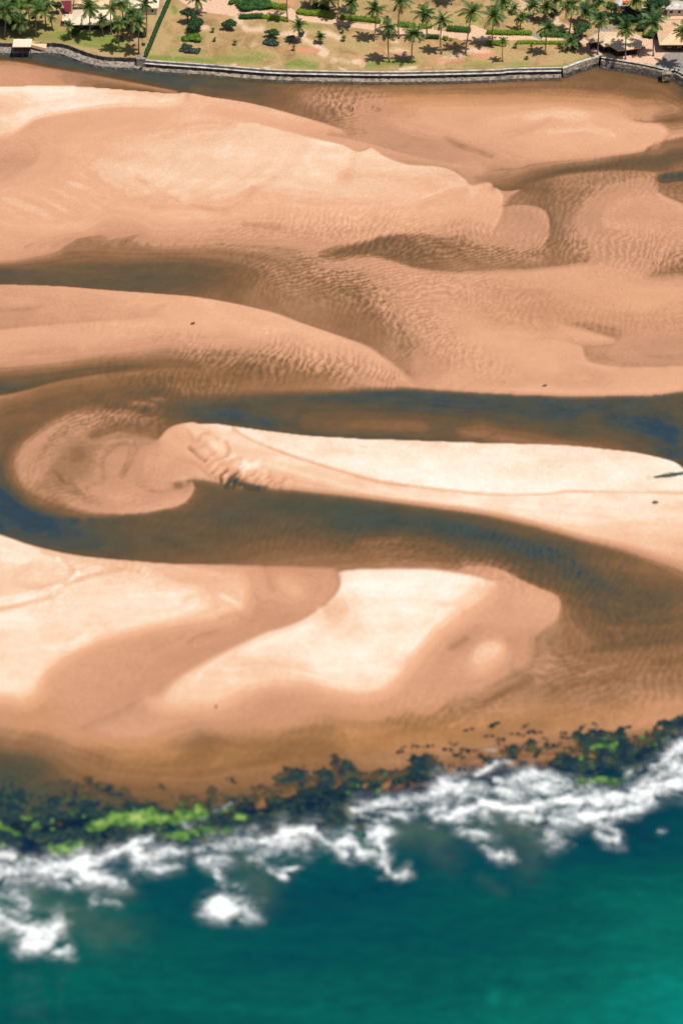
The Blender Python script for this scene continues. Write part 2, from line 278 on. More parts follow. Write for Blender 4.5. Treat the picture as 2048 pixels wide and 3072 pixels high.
# lower river bend
T.L('C', [(-300, 1000), (0, 1060), (40, 1120), (120, 1170)], [.1, .02, .0, .02]); T.L('E', [(100, 60), (200, 100), (400, 120), (600, 120)], [0, .03, .08, .12])
T.L('E', [(300, 20), (500, 10), (700, 30)], [.16, .2, .2]); T.L('E', [(700, 90), (900, 120), (1100, 100), (1300, 100)], [.12, .15, .2, .26])
T.L('E', [(950, -60), (1200, -40), (1400, -50), (1568, -20)], [.12, .1, .08, .08]); T.L('E', [(1150, 150), (1350, 150), (1568, 180)], [.32, .34, .36])
T.L('E', [(1300, 60), (1568, 60)], [.2, .2])
T.C('O', [(-300, 1560), (-100, 1575), (0, 1604), (98, 1637), (196, 1660), (294, 1674), (392, 1682), (490, 1690), (600, 1692), (700, 1694), (800, 1696), (900, 1698), (1000, 1702)], [.02, .02, .05, .08, .12, .14, .2, .26, .32, .36, .38], [.98, .97, .96, .94, .9, .88, .84, .74, .66, .58, .56], [4, 4, 4, 4, 5, 8, 10])
T.L('F', [(0, 30), (250, 20), (500, 50), (700, 100), (900, 160), (1050, 230), (1150, 290)], [.06, .05, .05, .05, .06, .06, .06])
T.L('F', [(100, 110), (300, 120), (450, 160)], [.3, .32, .28]); T.L('F', [(50, 190), (250, 200), (420, 190), (600, 200)], [.4, .4, .36, .3])
T.C('O', [(1010, 1722), (1040, 1713), (1089, 1711), (1150, 1709), (1220, 1709), (1300, 1712), (1350, 1718), (1400, 1726), (1442, 1735), (1485, 1750)], [.44, .44, .44, .46, .48, .48, .52, .56], [.93, .97, .98, .98, .98, .97, .94, .9], [4, 5, 5, 6, 9])
T.C('F', [(560, 222), (680, 226), (760, 252), (820, 285), (900, 322), (970, 350), (1003, 385), (1003, 430), (975, 475), (920, 510), (850, 530), (780, 545)], [.44, .4, .34, .3, .28, .3, .34, .4, .46, .5, .56], [.54, .56, .62, .62, .62, .62, .64, .64, .62, .6, .58], [8, 8, 7, 6, 5, 4, 3, 4, 8, 12])
T.L('F', [(780, 330), (880, 420), (900, 480)], [.62, .64, .62]); T.L('F', [(720, 430), (700, 480), (800, 470)], .6)
T.L('F', [(1100, 260), (1250, 320), (1350, 330), (1568, 380)], [.1, .12, .16, .22]); T.L('F', [(1160, 330), (1180, 420), (1300, 480)], [.2, .22, .22]); T.L('F', [(1040, 330), (1060, 450), (1080, 560)], [.22, .32, .38])
T.L('F', [(1200, 540), (1350, 600), (1568, 560)], [.3, .32, .3]); T.L('F', [(1450, 270), (1568, 290), (1750, 330)], [.26, .28, .3]); T.L('F', [(1200, 200), (1400, 250), (1568, 270)], [.3, .36, .36])
T.L('F', [(1050, 700), (1300, 700), (1568, 700)], [.42, .42, .42]); T.L('F', [(1000, 880), (1250, 880), (1568, 870), (1750, 870)], [.46, .48, .54, .52])
# big cream tongue
T.C('O', [(455, 2120), (470, 2103), (503, 2066), (555, 2023), (653, 1968), (784, 1906), (850, 1885), (914, 1858), (980, 1811), (1005, 1785), (1017, 1760), (1018, 1740), (1012, 1722)], [.56, .56, .56, .55, .54, .52, .52, .54, .52], [.84, .88, .9, .94, .96, .97, .97, .97, .95], [5, 4, 3, 3, 3])
T.C('O', [(440, 2118), (520, 2130), (653, 2122), (730, 2085), (800, 2062), (900, 2060), (1024, 2086), (1110, 2090), (1187, 2050), (1240, 1985), (1318, 1905), (1400, 1845), (1470, 1790), (1500, 1760)],
    [.8, .84, .88, .88, .9, .92, .92, .93, .93, .92, .9, .88], [.6, .6, .62, .58, .56, .57, .6, .6, .6, .58, .56, .56, .6], [16, 20, 26, 24, 22, 24, 26, 22])
T.L('O', [(560, 2070), (700, 2010), (900, 1950), (1150, 1990)], [.9, .93, .96, .96]); T.L('O', [(1080, 1800), (1250, 1780), (1350, 1800)], .98)
T.L('F', [(560, 580), (500, 620), (420, 690), (300, 790)], [.5, .52, .54, .54]); T.L('F', [(570, 570), (660, 545), (740, 550)], [.5, .52, .56])
T.L('O', [(1430, 1990), (1450, 1962), (1480, 1945)], [.86, .92, .88], hard=True); T.C('O', [(1400, 1995), (1415, 1950), (1450, 1925), (1495, 1925), (1512, 1945), (1490, 1985), (1450, 2020), (1410, 2025), (1400, 1995)], [.58, .56, .58, .62, .62], [.82, .84, .86, .82, .76, .72], 7)
T.L('F', [(700, 760), (640, 850), (480, 900)], [.44, .42, .44]); T.L('F', [(300, 880), (150, 930), (0, 990)], [.5, .5, .46]); T.L('F', [(850, 650), (760, 720), (850, 800)], [.52, .48, .44])
T.L('F', [(500, 780), (400, 860)], .58)
# left dry plain
T.C('O', [(-300, 2100), (0, 2104), (65, 2118), (110, 2090), (135, 2040), (163, 2007), (261, 1948), (359, 1916), (490, 1883), (653, 1857), (715, 1831), (745, 1800), (745, 1760), (731, 1710)],
    [.88, .9, .88, .86, .88, .9, .9, .9, .88, .84, .8, .76], [.58, .58, .6, .62, .62, .6, .6, .6, .6, .6, .64, .64], [12, 14, 16, 14, 10, 8, 12, 16])
T.L('O', [(0, 1680), (150, 1720), (400, 1760), (600, 1790)], [.9, .9, .93, .95]); T.L('O', [(-200, 1850), (100, 1850), (350, 1850), (550, 1820)], [.9, .9, .92, .95]); T.L('O', [(-100, 1990), (60, 2000)], .9)
T.L('O', [(860, 1760), (900, 1790), (880, 1750)], .72); T.L('O', [(980, 1740), (960, 1800)], .58); T.L('O', [(620, 1720), (700, 1740)], .8)
T.L('O', [(300, 2010), (420, 1960), (600, 1900)], [.58, .6, .6]); T.L('O', [(180, 2080), (280, 2080), (400, 2020)], [.58, .6, .58])
T.L('O', [(1000, 1810), (927, 1838), (784, 1892), (653, 1924), (555, 1950), (483, 1990), (444, 2046), (366, 2125), (261, 2165)], [.52, .48, .47, .48, .5, .5, .5, .54, .56])
# lower shelf
T.L('O', [(-200, 2160), (0, 2170), (150, 2180)], [.46, .48, .54]); T.L('O', [(200, 2210), (330, 2205), (420, 2185), (550, 2190)], [.56, .6, .62, .58]); T.L('O', [(600, 2160), (750, 2150), (950, 2140)], [.58, .56, .55])
T.L('O', [(-200, 2210), (0, 2220), (150, 2235)], [.34, .38, .42]); T.L('O', [(500, 2215), (620, 2210), (700, 2235)], [.5, .42, .42]); T.L('O', [(700, 2190), (900, 2150), (1040, 2160)], [.54, .5, .44])
T.L('O', [(300, 2290), (450, 2290), (650, 2280)], [.44, .46, .46]); T.L('O', [(-200, 2290), (0, 2290), (80, 2280)], [.1, .14, .2]); T.L('O', [(100, 2270), (170, 2280)], [.2, .26]); T.L('O', [(220, 2240), (300, 2240)], .46)
T.L('O', [(850, 2230), (900, 2220), (1020, 2250)], [.42, .4, .42]); T.L('O', [(1050, 2230), (1250, 2190), (1400, 2160)], [.48, .48, .48]); T.L('O', [(1000, 2150), (1150, 2140)], [.54, .56])
T.L('O', [(-400, 2400), (0, 2400), (600, 2400), (1100, 2330), (1500, 2290), (2100, 2230), (2400, 2200)], [.1, .12, .3, .36, .4, .4, .4]); T.L('O', [(-400, 2500), (1000, 2500), (2500, 2400)], [.0, .0, .0])
T.L('O', [(1100, 2290), (1400, 2240), (1700, 2190), (2048, 2130), (2300, 2100)], [.46, .48, .5, .54, .54])
T.solve(); T.blur(3)
_u = T.u.copy(); T.blur(70); _k = smooth(T.gy, 1500, 2150)[:, None]; T.u = _u * (1 - _k) + T.u * _k
# brush strokes: small relief inside the bars; spit ridge shadows put in as dark strokes
st = [('A', [(400, 420), (520, 480), (560, 500)], -.05, 8),
      ('A', [(470, 430), (570, 470), (700, 500), (850, 530)], .025, 16), ('A', [(630, 440), (700, 490), (800, 540)], -.04, 10), 
      ('A', [(880, 560), (1000, 580), (1100, 550), (1160, 490)], -.05, 9), ('A', [(700, 570), (900, 570), (1040, 590)], -.04, 12), ('A', [(1120, 650), (1200, 655), (1280, 665)], -.08, 10),
      ('A', [(360, 720), (430, 700), (480, 690)], -.03, 10), ('A', [(560, 730), (620, 700), (650, 690)], -.035, 10), ('A', [(1100, 200), (1180, 192)], .03, 8),
      ('A', [(300, 770), (360, 735), (450, 725)], -.03, 12), ('A', [(330, 890), (400, 880)], -.02, 10), 
      ('B', [(0, 430), (200, 430), (420, 420), (520, 440)], -.04, 14), ('B', [(360, 570), (450, 530), (560, 500)], -.04, 12), ('B', [(60, 340), (20, 460)], -.03, 16), ('B', [(740, 230), (850, 210), (950, 170)], -.05, 14),
      ('B', [(480, 250), (560, 290), (690, 330)], -.04, 10), ('B', [(850, 170), (1000, 140), (1100, 160)], .04, 18), ('B', [(950, 240), (1100, 210), (1250, 250)], .03, 18), ('B', [(150, 120), (320, 130)], -.04, 18),
      ('C', [(0, 200), (150, 190), (200, 180)], -.04, 8), ('C', [(560, 200), (620, 160), (650, 140)], .04, 7), ('C', [(700, 200), (800, 160)], -.03, 10), ('C', [(370, 350), (380, 400)], .03, 10),
      ('C', [(250, 940), (330, 1020), (450, 1080)], -.05, 14), ('C', [(430, 1030), (520, 1060), (600, 1060)], .04, 14), ('C', [(560, 960), (600, 880), (620, 820)], -.04, 12), ('C', [(640, 1000), (720, 1035), (830, 1010)], -.05, 8),
      ('C', [(650, 740), (560, 730), (430, 770)], -.07, 14), ('C', [(500, 640), (620, 650), (700, 680)], -.06, 12), ('C', [(620, 620), (700, 630)], .1, 7), ('C', [(700, 600), (750, 605)], .12, 6), ('C', [(690, 570), (760, 590)], -.06, 6),
      ('C', [(640, 655), (690, 658)], -.12, 5), ('C', [(800, 880), (880, 900), (935, 940), (965, 975)], -.09, 5), ('C', [(870, 830), (900, 860), (940, 890)], -.12, 5), ('C', [(980, 830), (1010, 850)], .03, 16),
      ('C', [(860, 760), (880, 800), (870, 830)], -.06, 7), ('C', [(920, 750), (960, 770), (1000, 800)], -.04, 6), ('C', [(840, 980), (850, 990)], .12, 8), ('C', [(800, 985), (840, 985)], .06, 8),
      ('E', [(0, 400), (100, 385), (200, 350), (330, 300)], .05, 8), ('E', [(0, 435), (110, 410), (240, 380)], -.04, 6), ('E', [(20, 200), (60, 195), (120, 215)], .05, 10), ('E', [(130, 230), (60, 300), (180, 330), (300, 300), (330, 260), (290, 210)], -.06, 9),
      ('E', [(200, 170), (330, 200), (500, 230), (640, 260)], -.05, 7), ('E', [(300, 320), (420, 280), (560, 250)], -.06, 8), ('E', [(330, 290), (360, 270)], .07, 6), ('E', [(270, 200), (310, 240)], .06, 8), ('E', [(1160, 350), (1190, 400), (1160, 470)], -.04, 10),
      ('E', [(1210, 230), (1250, 330)], -.05, 12), ('E', [(1020, 370), (1110, 420)], .07, 10), ('E', [(1000, 460), (1080, 450), (1150, 480)], -.05, 8), ('E', [(860, 580), (900, 550), (1010, 520)], -.06, 6), ('E', [(900, 590), (1000, 560)], .04, 6),
      ('E', [(1300, 300), (1350, 340)], .06, 25), ('E', [(400, 560), (330, 600)], .05, 14), ('E', [(560, 760), (640, 780)], -.02, 14), ('E', [(540, 900), (640, 840)], -.05, 8), ('E', [(380, 970), (460, 930), (520, 900)], -.05, 10),
      ('E', [(600, 950), (660, 980)], .04, 16), ('F', [(820, 330), (830, 350)], -.08, 4), ('F', [(640, 350), (560, 380), (450, 420)], -.03, 12), ('F', [(250, 400), (400, 330)], .02, 20), ('F', [(500, 600), (570, 560)], -.05, 14),
      ('F', [(760, 560), (790, 620), (770, 680)], -.04, 8), ('F', [(100, 110), (350, 100), (500, 150)], .06, 14), ('F', [(1380, 480), (1568, 470)], -.04, 14), ('F', [(1100, 620), (1230, 590), (1400, 540)], -.04, 14),
      ('F', [(1100, 730), (1250, 680), (1400, 660)], .04, 10), ('F', [(950, 800), (1100, 760), (1300, 740)], -.04, 10), ('F', [(650, 860), (720, 820), (860, 740)], -.07, 10), ('F', [(500, 960), (640, 900), (800, 840)], .04, 12),
      ('D', [(60, 970), (170, 1000), (300, 1015)], -.09, 3), ('D', [(80, 835), (120, 842)], -.1, 3), ('D', [(180, 843), (200, 846)], -.08, 3), ('D', [(990, 926), (1015, 924)], -.14, 3), ('D', [(1395, 978), (1415, 980)], -.1, 4),
      ('D', [(960, 1045), (1000, 1036), (1100, 1042), (1250, 1044)], -.06, 3), ('D', [(1400, 1030), (1430, 1040), (1568, 1045)], -.09, 5), ('D', [(1430, 1020), (1568, 1022)], -.04, 5),
      ('D', [(700, 900), (900, 940)], .02, 30), ('D', [(540, 750), (700, 780), (860, 808)], .05, 7), ('D', [(620, 790), (700, 770)], -.06, 5), ('D', [(850, 340), (950, 330), (1050, 345)], -.03, 5), ('D', [(1380, 400), (1480, 410), (1568, 400)], -.05, 6),
      ('O', [(699, 1291), (751, 1323), (849, 1363), (914, 1385), (1024, 1419), (1135, 1448), (1285, 1470), (1481, 1489), (1644, 1487), (1710, 1480), (1873, 1482), (2048, 1486)], [-.16, -.22, -.22, -.24, -.22, -.16, -.12, -.08], 3),
      ('C', [(0, 20), (300, 20)], -.02, 15)]
for k in range(9):     # sweeping flow lines on the big bar
    x = 1420 - 75 * k; sg = 1 if k % 2 else -1
    st.append(('A', [(x, 235 + 6 * k), (x - 45, 330 + 6 * k), (x - 130, 420 + 5 * k), (x - 280, 500 + 4 * k), (x - 470, 560)], [.004 * sg, .013 * sg, .015 * sg, .012 * sg, 0], [12, 15, 15, 12, 10]))
for k in range(11):    # shallow ridges at its left end
    x = -40 + 44 * k; y = 545 - 14 * k; sg = 1 if k % 2 else -1
    st.append(('A', [(x, y), (x + 90, y + 28), (x + 190, y + 75), (x + 300, y + 135)], [.01 * sg, .022 * sg, .022 * sg, 0], [5, 7, 8, 7]))
for k in range(12):    # feathered lower margin above the river arm
    x = 120 + 62 * k; st.append(('A', [(x, 752 - 2 * k), (x + 70, 722 - 3 * k), (x + 170, 700 - 4 * k)], [-.03, -.02, 0], [8, 7, 5]))
for k in range(10):    # drainage lines on the lower left bar
    x = 60 + 80 * k; st.append(('C', [(x, 245 - 4 * k), (x + 50, 205 - 3 * k), (x + 90, 160 - 2 * k)], [0, .014 * (1 if k % 2 else -1), 0], 9))
FR['X'] = (560, 1230, 1 / 3.92)  # head of the spit: shadow sides of ridges drawn dark, plus pools and crests
st += [('X', p, a, w) for p, a, w in [([(300, 745), (355, 700)], -.16, 4), ([(395, 775), (470, 712)], -.42, 5), ([(520, 795), (590, 738)], -.42, 5), ([(590, 802), (625, 778)], -.3, 4), ([(655, 812), (695, 798)], -.3, 4), ([(740, 790), (812, 738)], -.16, 4), ([(800, 835), (875, 768)], -.2, 4), ([(935, 812), (965, 795)], -.3, 4),
    ([(1085, 862), (1135, 828)], -.22, 5), ([(905, 905), (990, 840)], -.22, 4), ([(1015, 890), (1040, 878)], -.2, 4), ([(1090, 915), (1100, 905)], -.14, 4), ([(20, 450), (80, 500), (140, 560), (215, 600)], -.16, 5), ([(60, 470), (140, 455), (210, 425)], -.1, 4), ([(210, 620), (240, 570), (330, 520)], -.12, 4), ([(235, 670), (330, 600), (450, 560), (490, 480), (460, 400)], -.12, 5),
    ([(280, 760), (400, 650), (520, 610)], -.12, 4), ([(400, 700), (560, 600), (640, 590)], -.08, 5), ([(520, 740), (640, 650)], -.08, 5), ([(130, 380), (180, 300), (260, 290)], -.07, 6), ([(330, 805), (345, 800)], -.2, 5), ([(400, 810), (410, 835)], -.5, 5), ([(480, 870), (500, 830)], -.75, 6), ([(555, 880), (570, 835)], -.75, 5), ([(610, 875), (660, 865)], -.5, 4), ([(690, 888), (775, 900)], -.75, 5), ([(815, 905), (845, 905)], -.65, 4),
    ([(600, 690), (680, 640)], .07, 8), ([(740, 690), (830, 660)], .08, 10), ([(450, 640), (560, 560)], .06, 7), ([(640, 760), (720, 700)], .07, 6), ([(840, 790), (920, 740)], .06, 6), ([(430, 790), (470, 770)], .08, 5), ([(720, 830), (780, 800)], .06, 5)]]
for a in st: T.S(a[0], a[1], (np.atleast_1d(a[2]) * (1.7 if a[0] in 'AB' else 1.2)), a[3])
# ripple mask
RP = Field(-460, 2508, 90, 2520, 8); RP.start()
for a in [('Z', [(470, 545), (600, 530), (750, 525), (950, 530), (1130, 545)], [.4, .7, .9, .9, .7], 45), ('Z', [(830, 570), (950, 575), (1080, 570), (1200, 575), (1240, 560)], .8, 50), ('Z', [(560, 600), (650, 640), (730, 640)], [.3, .7, .8], 60),
          ('Z', [(720, 620), (820, 650), (900, 690), (980, 760), (1050, 810), (1150, 860)], [1, 1.1, 1.1, 1.1, .9, .7], [75, 75, 80, 75, 50, 35]), ('Z', [(850, 620), (1000, 660), (1150, 670), (1250, 700)], [.9, 1, .8, .5], [60, 60, 50, 40]),
          ('Z', [(620, 800), (700, 825), (800, 840), (900, 870)], [1.1, 1.4, 1.4, 1.2], [40, 42, 42, 24]), ('Z', [(430, 810), (540, 830), (640, 850)], [.6, .8, .8], [45, 45, 40]), ('Z', [(250, 850), (400, 880), (520, 890)], [.3, .6, .5], 50),
          ('Z', [(1300, 560), (1400, 570), (1568, 580)], [.6, 1, 1], 65), ('Z', [(1150, 500), (1220, 490), (1400, 420), (1568, 430)], [.3, .4, .4, .4], 70), ('Z', [(800, 200), (760, 230), (850, 250)], [.6, .8, .5], 70),
          ('Z', [(60, 1050), (150, 970), (250, 960), (350, 950)], [.4, .5, .8, .7], 45), ('Z', [(60, 1100), (200, 1150), (350, 1130), (250, 1050)], [.3, .3, .25, .2], 60), ('Z', [(400, 1200), (700, 1230), (1000, 1260), (1300, 1330), (1500, 1450)], [.3, .5, .6, .6, .6], [90, 70, 60, 90, 140]),
          ('Z', [(1300, 1530), (1500, 1560), (1568, 1450)], .42, 130), ('Z', [(900, 1640), (1150, 1620)], .35, 60), ('Z', [(1050, 700), (1200, 720), (1350, 730), (1568, 740)], [.5, .5, .4, .5], 45), ('Z', [(100, 745), (300, 760), (450, 780)], [.2, .4, .5], 30), ('Z', [(100, 1380), (200, 1310), (350, 1330)], .3, 60)]:
    RP.S(*a[:4], mode='max')
RQ = Field(300, 1100, 1200, 1520, 4); RQ.start()     # the larger ripples on the head of the spit
for a in [('C', [(880, 760), (900, 830), (960, 860)], [.5, .9, .8], [30, 34, 30]), ('C', [(950, 880), (1000, 940), (1100, 960), (1200, 980), (1330, 1000)], [1, 1.2, 1.1, 1, .5], [26, 30, 28, 22, 14]), ('C', [(990, 955), (1050, 985), (1150, 1000), (1200, 1010)], [1.2, 1.5, 1.5, .8], [10, 14, 10, 8])]: RQ.S(*a[:4], mode='max')
# hue field: + orange, - greenish
HU = Field(-460, 2508, 90, 2520, 8); HU.start()
for a in [('O', [(100, 2180), (400, 2280), (700, 2270), (1000, 2230), (1400, 2190), (2048, 2130)], [.5, 1, 1, 1, .7, .4], 70), ('O', [(-100, 2300), (60, 2300), (150, 2290)], [-1.6, -1.5, -.6], 60), ('O', [(1500, 960), (2100, 900)], .15, 90),
          ('C', [(880, 1000), (1200, 1070), (1568, 1090)], [-.7, -.9, -.9], 35), ('F', [(0, 10), (500, 60), (900, 200)], [-.9, -.7, -.4], 45), ('O', [(1200, 290), (1600, 280), (2000, 290)], .6, 40), ('C', [(100, 600), (600, 500), (1500, 520)], .5, 40),
          ('D', [(1250, 760), (1500, 780)], .3, 20), ('A', [(60, 370), (0, 400)], -.4, 60), ('E', [(300, 1000), (600, 950)], -.35, 60), ('F', [(870, 450), (760, 420)], -.35, 60), ('B', [(850, 640), (1100, 650)], -.35, 60), ('B', [(200, 270), (600, 420)], -.4, 45), ('D', [(1300, 400), (1500, 400)], -.4, 40)]:
    HU.S(*a)

# ---------------------------------------------------------------- materials
def lin(c): return tuple((v / 12.92 if v <= .04045 else ((v + .055) / 1.055) ** 2.4) for v in [x / 255 for x in c])
K_ALB = 0.86
def alb(*c): return tuple(min(.95, v * K_ALB) for v in lin(c)) + (1,)
class NT:
    def __init__(s, m): s.t = m.node_tree; s.n = s.t.nodes; s.l = s.t.links
    def new(s, typ, **kw):
        n = s.n.new(typ)
        for k, v in kw.items(): setattr(n, k, v)
        return n
    def link(s, a, b): s.l.new(a, b)
    def set(s, inp, v):
        if isinstance(v, bpy.types.NodeSocket): s.l.new(v, inp)
        else: inp.default_value = v
    def math(s, op, a, b=0.0, c=None, clamp=False):
        n = s.new('ShaderNodeMath', operation=op, use_clamp=clamp); s.set(n.inputs[0], a); s.set(n.inputs[1], b)
        if c is not None: s.set(n.inputs[2], c)
        return n.outputs[0]
    def attr(s, name): return s.new('ShaderNodeAttribute', attribute_name=name).outputs['Fac']
    def noise(s, scale, detail=2, rough=.5, vec=None, dist=0.0):
        n = s.new('ShaderNodeTexNoise'); n.inputs['Scale'].default_value = scale; n.inputs['Detail'].default_value = detail; n.inputs['Roughness'].default_value = rough; n.inputs['Distortion'].default_value = dist
        s.link(vec if vec is not None else s.obj(), n.inputs['Vector']); return n.outputs['Fac']
    def obj(s):
        if not hasattr(s, '_o'): s._o = s.new('ShaderNodeTexCoord').outputs['Object']
        return s._o
    def mapv(s, scale=(1, 1, 1), rot=0.0):
        n = s.new('ShaderNodeMapping'); n.inputs['Scale'].default_value = scale; n.inputs['Rotation'].default_value = (0, 0, rot); s.link(s.obj(), n.inputs['Vector']); return n.outputs[0]
    def ramp(s, fac, stops, interp='LINEAR'):
        n = s.new('ShaderNodeValToRGB'); n.color_ramp.interpolation = interp; e = n.color_ramp.elements
        while len(e) < len(stops): e.new(.5)
        for i, (p, c) in enumerate(stops): e[i].position = p; e[i].color = c
        s.set(n.inputs[0], fac); return n.outputs[0]
    def mix(s, f, a, b, mode='MIX'):
        n = s.new('ShaderNodeMix', data_type='RGBA', blend_type=mode); s.set(n.inputs[0], f); s.set(n.inputs[6], a); s.set(n.inputs[7], b); return n.outputs[2]
    def range(s, v, a, b, c=0, d=1, sm=False):
        n = s.new('ShaderNodeMapRange'); 
        if sm: n.interpolation_type = 'SMOOTHSTEP'
        s.set(n.inputs[0], v)
        for i, x in enumerate((a, b, c, d)): n.inputs[i + 1].default_value = x
        return n.outputs[0]
def material(name):
    m = bpy.data.materials.new(name); m.use_nodes = True; t = NT(m); return m, t, t.n['Principled BSDF'], t.n['Material Output']

def wet_height(t):
    """height + ripples, shared by sand and river so that water lies in the ripple troughs"""
    s = t.attr('s'); r = t.attr('rip'); q = t.attr('rq')
    lr = t.noise(.02, 1); k = t.range(lr, .5, .6)
    def bands(scale, rot, dist):
        wv = t.new('ShaderNodeTexWave', wave_type='BANDS', bands_direction='X', wave_profile='SIN'); wv.inputs['Scale'].default_value = scale; wv.inputs['Distortion'].default_value = dist
        wv.inputs['Detail'].default_value = 2; wv.inputs['Detail Scale'].default_value = 1.6; wv.inputs['Detail Roughness'].default_value = .6; wn_ = t.new('ShaderNodeTexNoise'); wn_.inputs['Scale'].default_value = .045; wn_.inputs['Detail'].default_value = 1; t.link(t.obj(), wn_.inputs['Vector']); vm = t.new('ShaderNodeVectorMath', operation='MULTIPLY_ADD'); t.link(wn_.outputs['Color'], vm.inputs[0]); vm.inputs[1].default_value = (11, 8, 0); t.link(t.mapv((1, .75, 1), rot), vm.inputs[2]); t.link(vm.outputs[0], wv.inputs['Vector']); return wv.outputs['Fac']
    w1 = bands(.15, .35, 6.5); w2 = bands(.19, 1.25, 6.5); nb = t.noise(1.0, 2, .55, t.mapv((.75, .36, 1), .2), .2)
    n = t.mix(k, w1, w2); n = t.math('ADD', t.math('MULTIPLY', n, .45), t.math('MULTIPLY', t.range(nb, .3, .7), .55))
    rip = t.math('MULTIPLY', t.range(n, .15, .85, -.6, .4), t.math('MULTIPLY', r, .25))
    v3 = t.mapv((.42, .16, 1), -.6); n3 = bands(.085, -.75, 4.0)
    big = t.math('MULTIPLY', t.range(n3, .15, .7, -.7, .3), t.math('MULTIPLY', q, .07))
    vs = t.mapv((.018, .07, 1), .12); ns = t.noise(1.0, 4, .55, vs, .8)
    st = t.range(ns, .3, .7, -.03, .03)
    nf = t.noise(.45, 5, .7); fi = t.range(nf, .25, .75, -.026, .026)
    nm = t.noise(.12, 3, .55); fm = t.range(nm, .3, .7, -.022, .022)
    cx = t.new('ShaderNodeCombineXYZ'); sx = t.new('ShaderNodeSeparateXYZ'); t.link(t.obj(), sx.inputs[0]); t.link(t.math('MULTIPLY', s, 24.0), cx.inputs[0]); t.link(t.math('MULTIPLY', sx.outputs[0], .016), cx.inputs[1]); t.link(t.math('MULTIPLY', sx.outputs[1], .03), cx.inputs[2])
    nl = t.noise(1.0, 3, .6, cx.outputs[0]); fl = t.range(nl, .3, .7, -.046, .046)
    s = t.math('ADD', s, fl)
    h = t.math('ADD', s, rip); h = t.math('ADD', h, big); h = t.math('ADD', h, st); h = t.math('ADD', h, fi); h = t.math('ADD', h, fm)
    return h, rip, big

m_sand, t, b, out = material('sand')
h, rip, big = wet_height(t)
col = t.ramp(h, [(0, alb(118, 84, 50)), (.30, alb(166, 118, 76)), (.45, alb(190, 141, 104)), (.55, alb(206, 149, 113)), (.64, alb(218, 160, 123)), (.76, alb(230, 174, 135)), (.88, alb(242, 202, 167)), (.95, alb(250, 228, 204)), (1.0, alb(254, 242, 226))])
hu = t.attr('hue')
col = t.mix(t.range(hu, 0, 1), col, t.mix(1.0, col, (.93, .86, .58, 1), 'MULTIPLY'))
col = t.mix(t.range(hu, 0, -1), col, t.mix(1.0, col, (.86, .93, .96, 1), 'MULTIPLY'))
gr = t.noise(2.6, 2, .7); col = t.mix(1.0, col, t.ramp(gr, [(.3, (.77, .77, .77, 1)), (.7, (1.05, 1.05, 1.05, 1))]), 'MULTIPLY')
t.link(col, b.inputs['Base Color'])
t.link(t.range(h, .5, .8, .5, .95), b.inputs['Roughness']); b.inputs['Specular IOR Level'].default_value = .25
bp = t.new('ShaderNodeBump'); bp.inputs['Distance'].default_value = 1.0; bp.inputs['Strength'].default_value = 1.0
hh = t.math('ADD', t.math('MULTIPLY', rip, .5), t.math('MULTIPLY', big, 1.1)); hh = t.math('ADD', hh, t.math('MULTIPLY', t.noise(.9, 4, .6), .10))
t.link(hh, bp.inputs['Height']); t.link(bp.outputs[0], b.inputs['Normal'])

m_river, t, b, out = material('river_water')
h, rip, big = wet_height(t)
dep = t.math('SUBTRACT', .52, h)
al = t.range(dep, 0.0, .50, 0.0, .92)
hu = t.attr('hue')
wc = t.ramp(t.math('MULTIPLY', dep, 2.0), [(0, alb(156, 114, 74)), (.4, alb(132, 101, 68)), (.52, alb(117, 96, 68)), (.78, alb(94, 88, 68)), (.92, alb(74, 81, 76)), (1, alb(50, 70, 82))])
wc = t.mix(t.range(hu, 0, -1, 0, .55), wc, alb(62, 82, 70))
ng = t.math('ADD', t.math('MULTIPLY', t.noise(1.6, 3, .7), .6), t.math('MULTIPLY', t.noise(.22, 4, .65, t.mapv((.6, 1.1, 1), .2)), .4)); wc = t.mix(1.0, wc, t.ramp(ng, [(.34, (.70, .70, .70, 1)), (.66, (1.25, 1.22, 1.15, 1))]), 'MULTIPLY')
dif = t.new('ShaderNodeBsdfDiffuse'); t.link(wc, dif.inputs['Color'])
tr = t.new('ShaderNodeBsdfTransparent'); mx = t.new('ShaderNodeMixShader'); t.link(al, mx.inputs[0]); t.link(tr.outputs[0], mx.inputs[1]); t.link(dif.outputs[0], mx.inputs[2])
gl = t.new('ShaderNodeBsdfGlossy'); gl.inputs['Roughness'].default_value = .12
bp = t.new('ShaderNodeBump'); bp.inputs['Distance'].default_value = .05; bp.inputs['Strength'].default_value = .5; t.link(t.noise(1.2, 3, .6), bp.inputs['Height']); t.link(bp.outputs[0], gl.inputs['Normal'])
fz = t.new('ShaderNodeFresnel'); fz.inputs['IOR'].default_value = 1.33
mx2 = t.new('ShaderNodeMixShader'); t.link(t.math('MULTIPLY', fz.outputs[0], t.range(dep, 0, .1)), mx2.inputs[0]); t.link(mx.outputs[0], mx2.inputs[1]); t.link(gl.outputs[0], mx2.inputs[2]); t.link(mx2.outputs[0], out.inputs['Surface'])

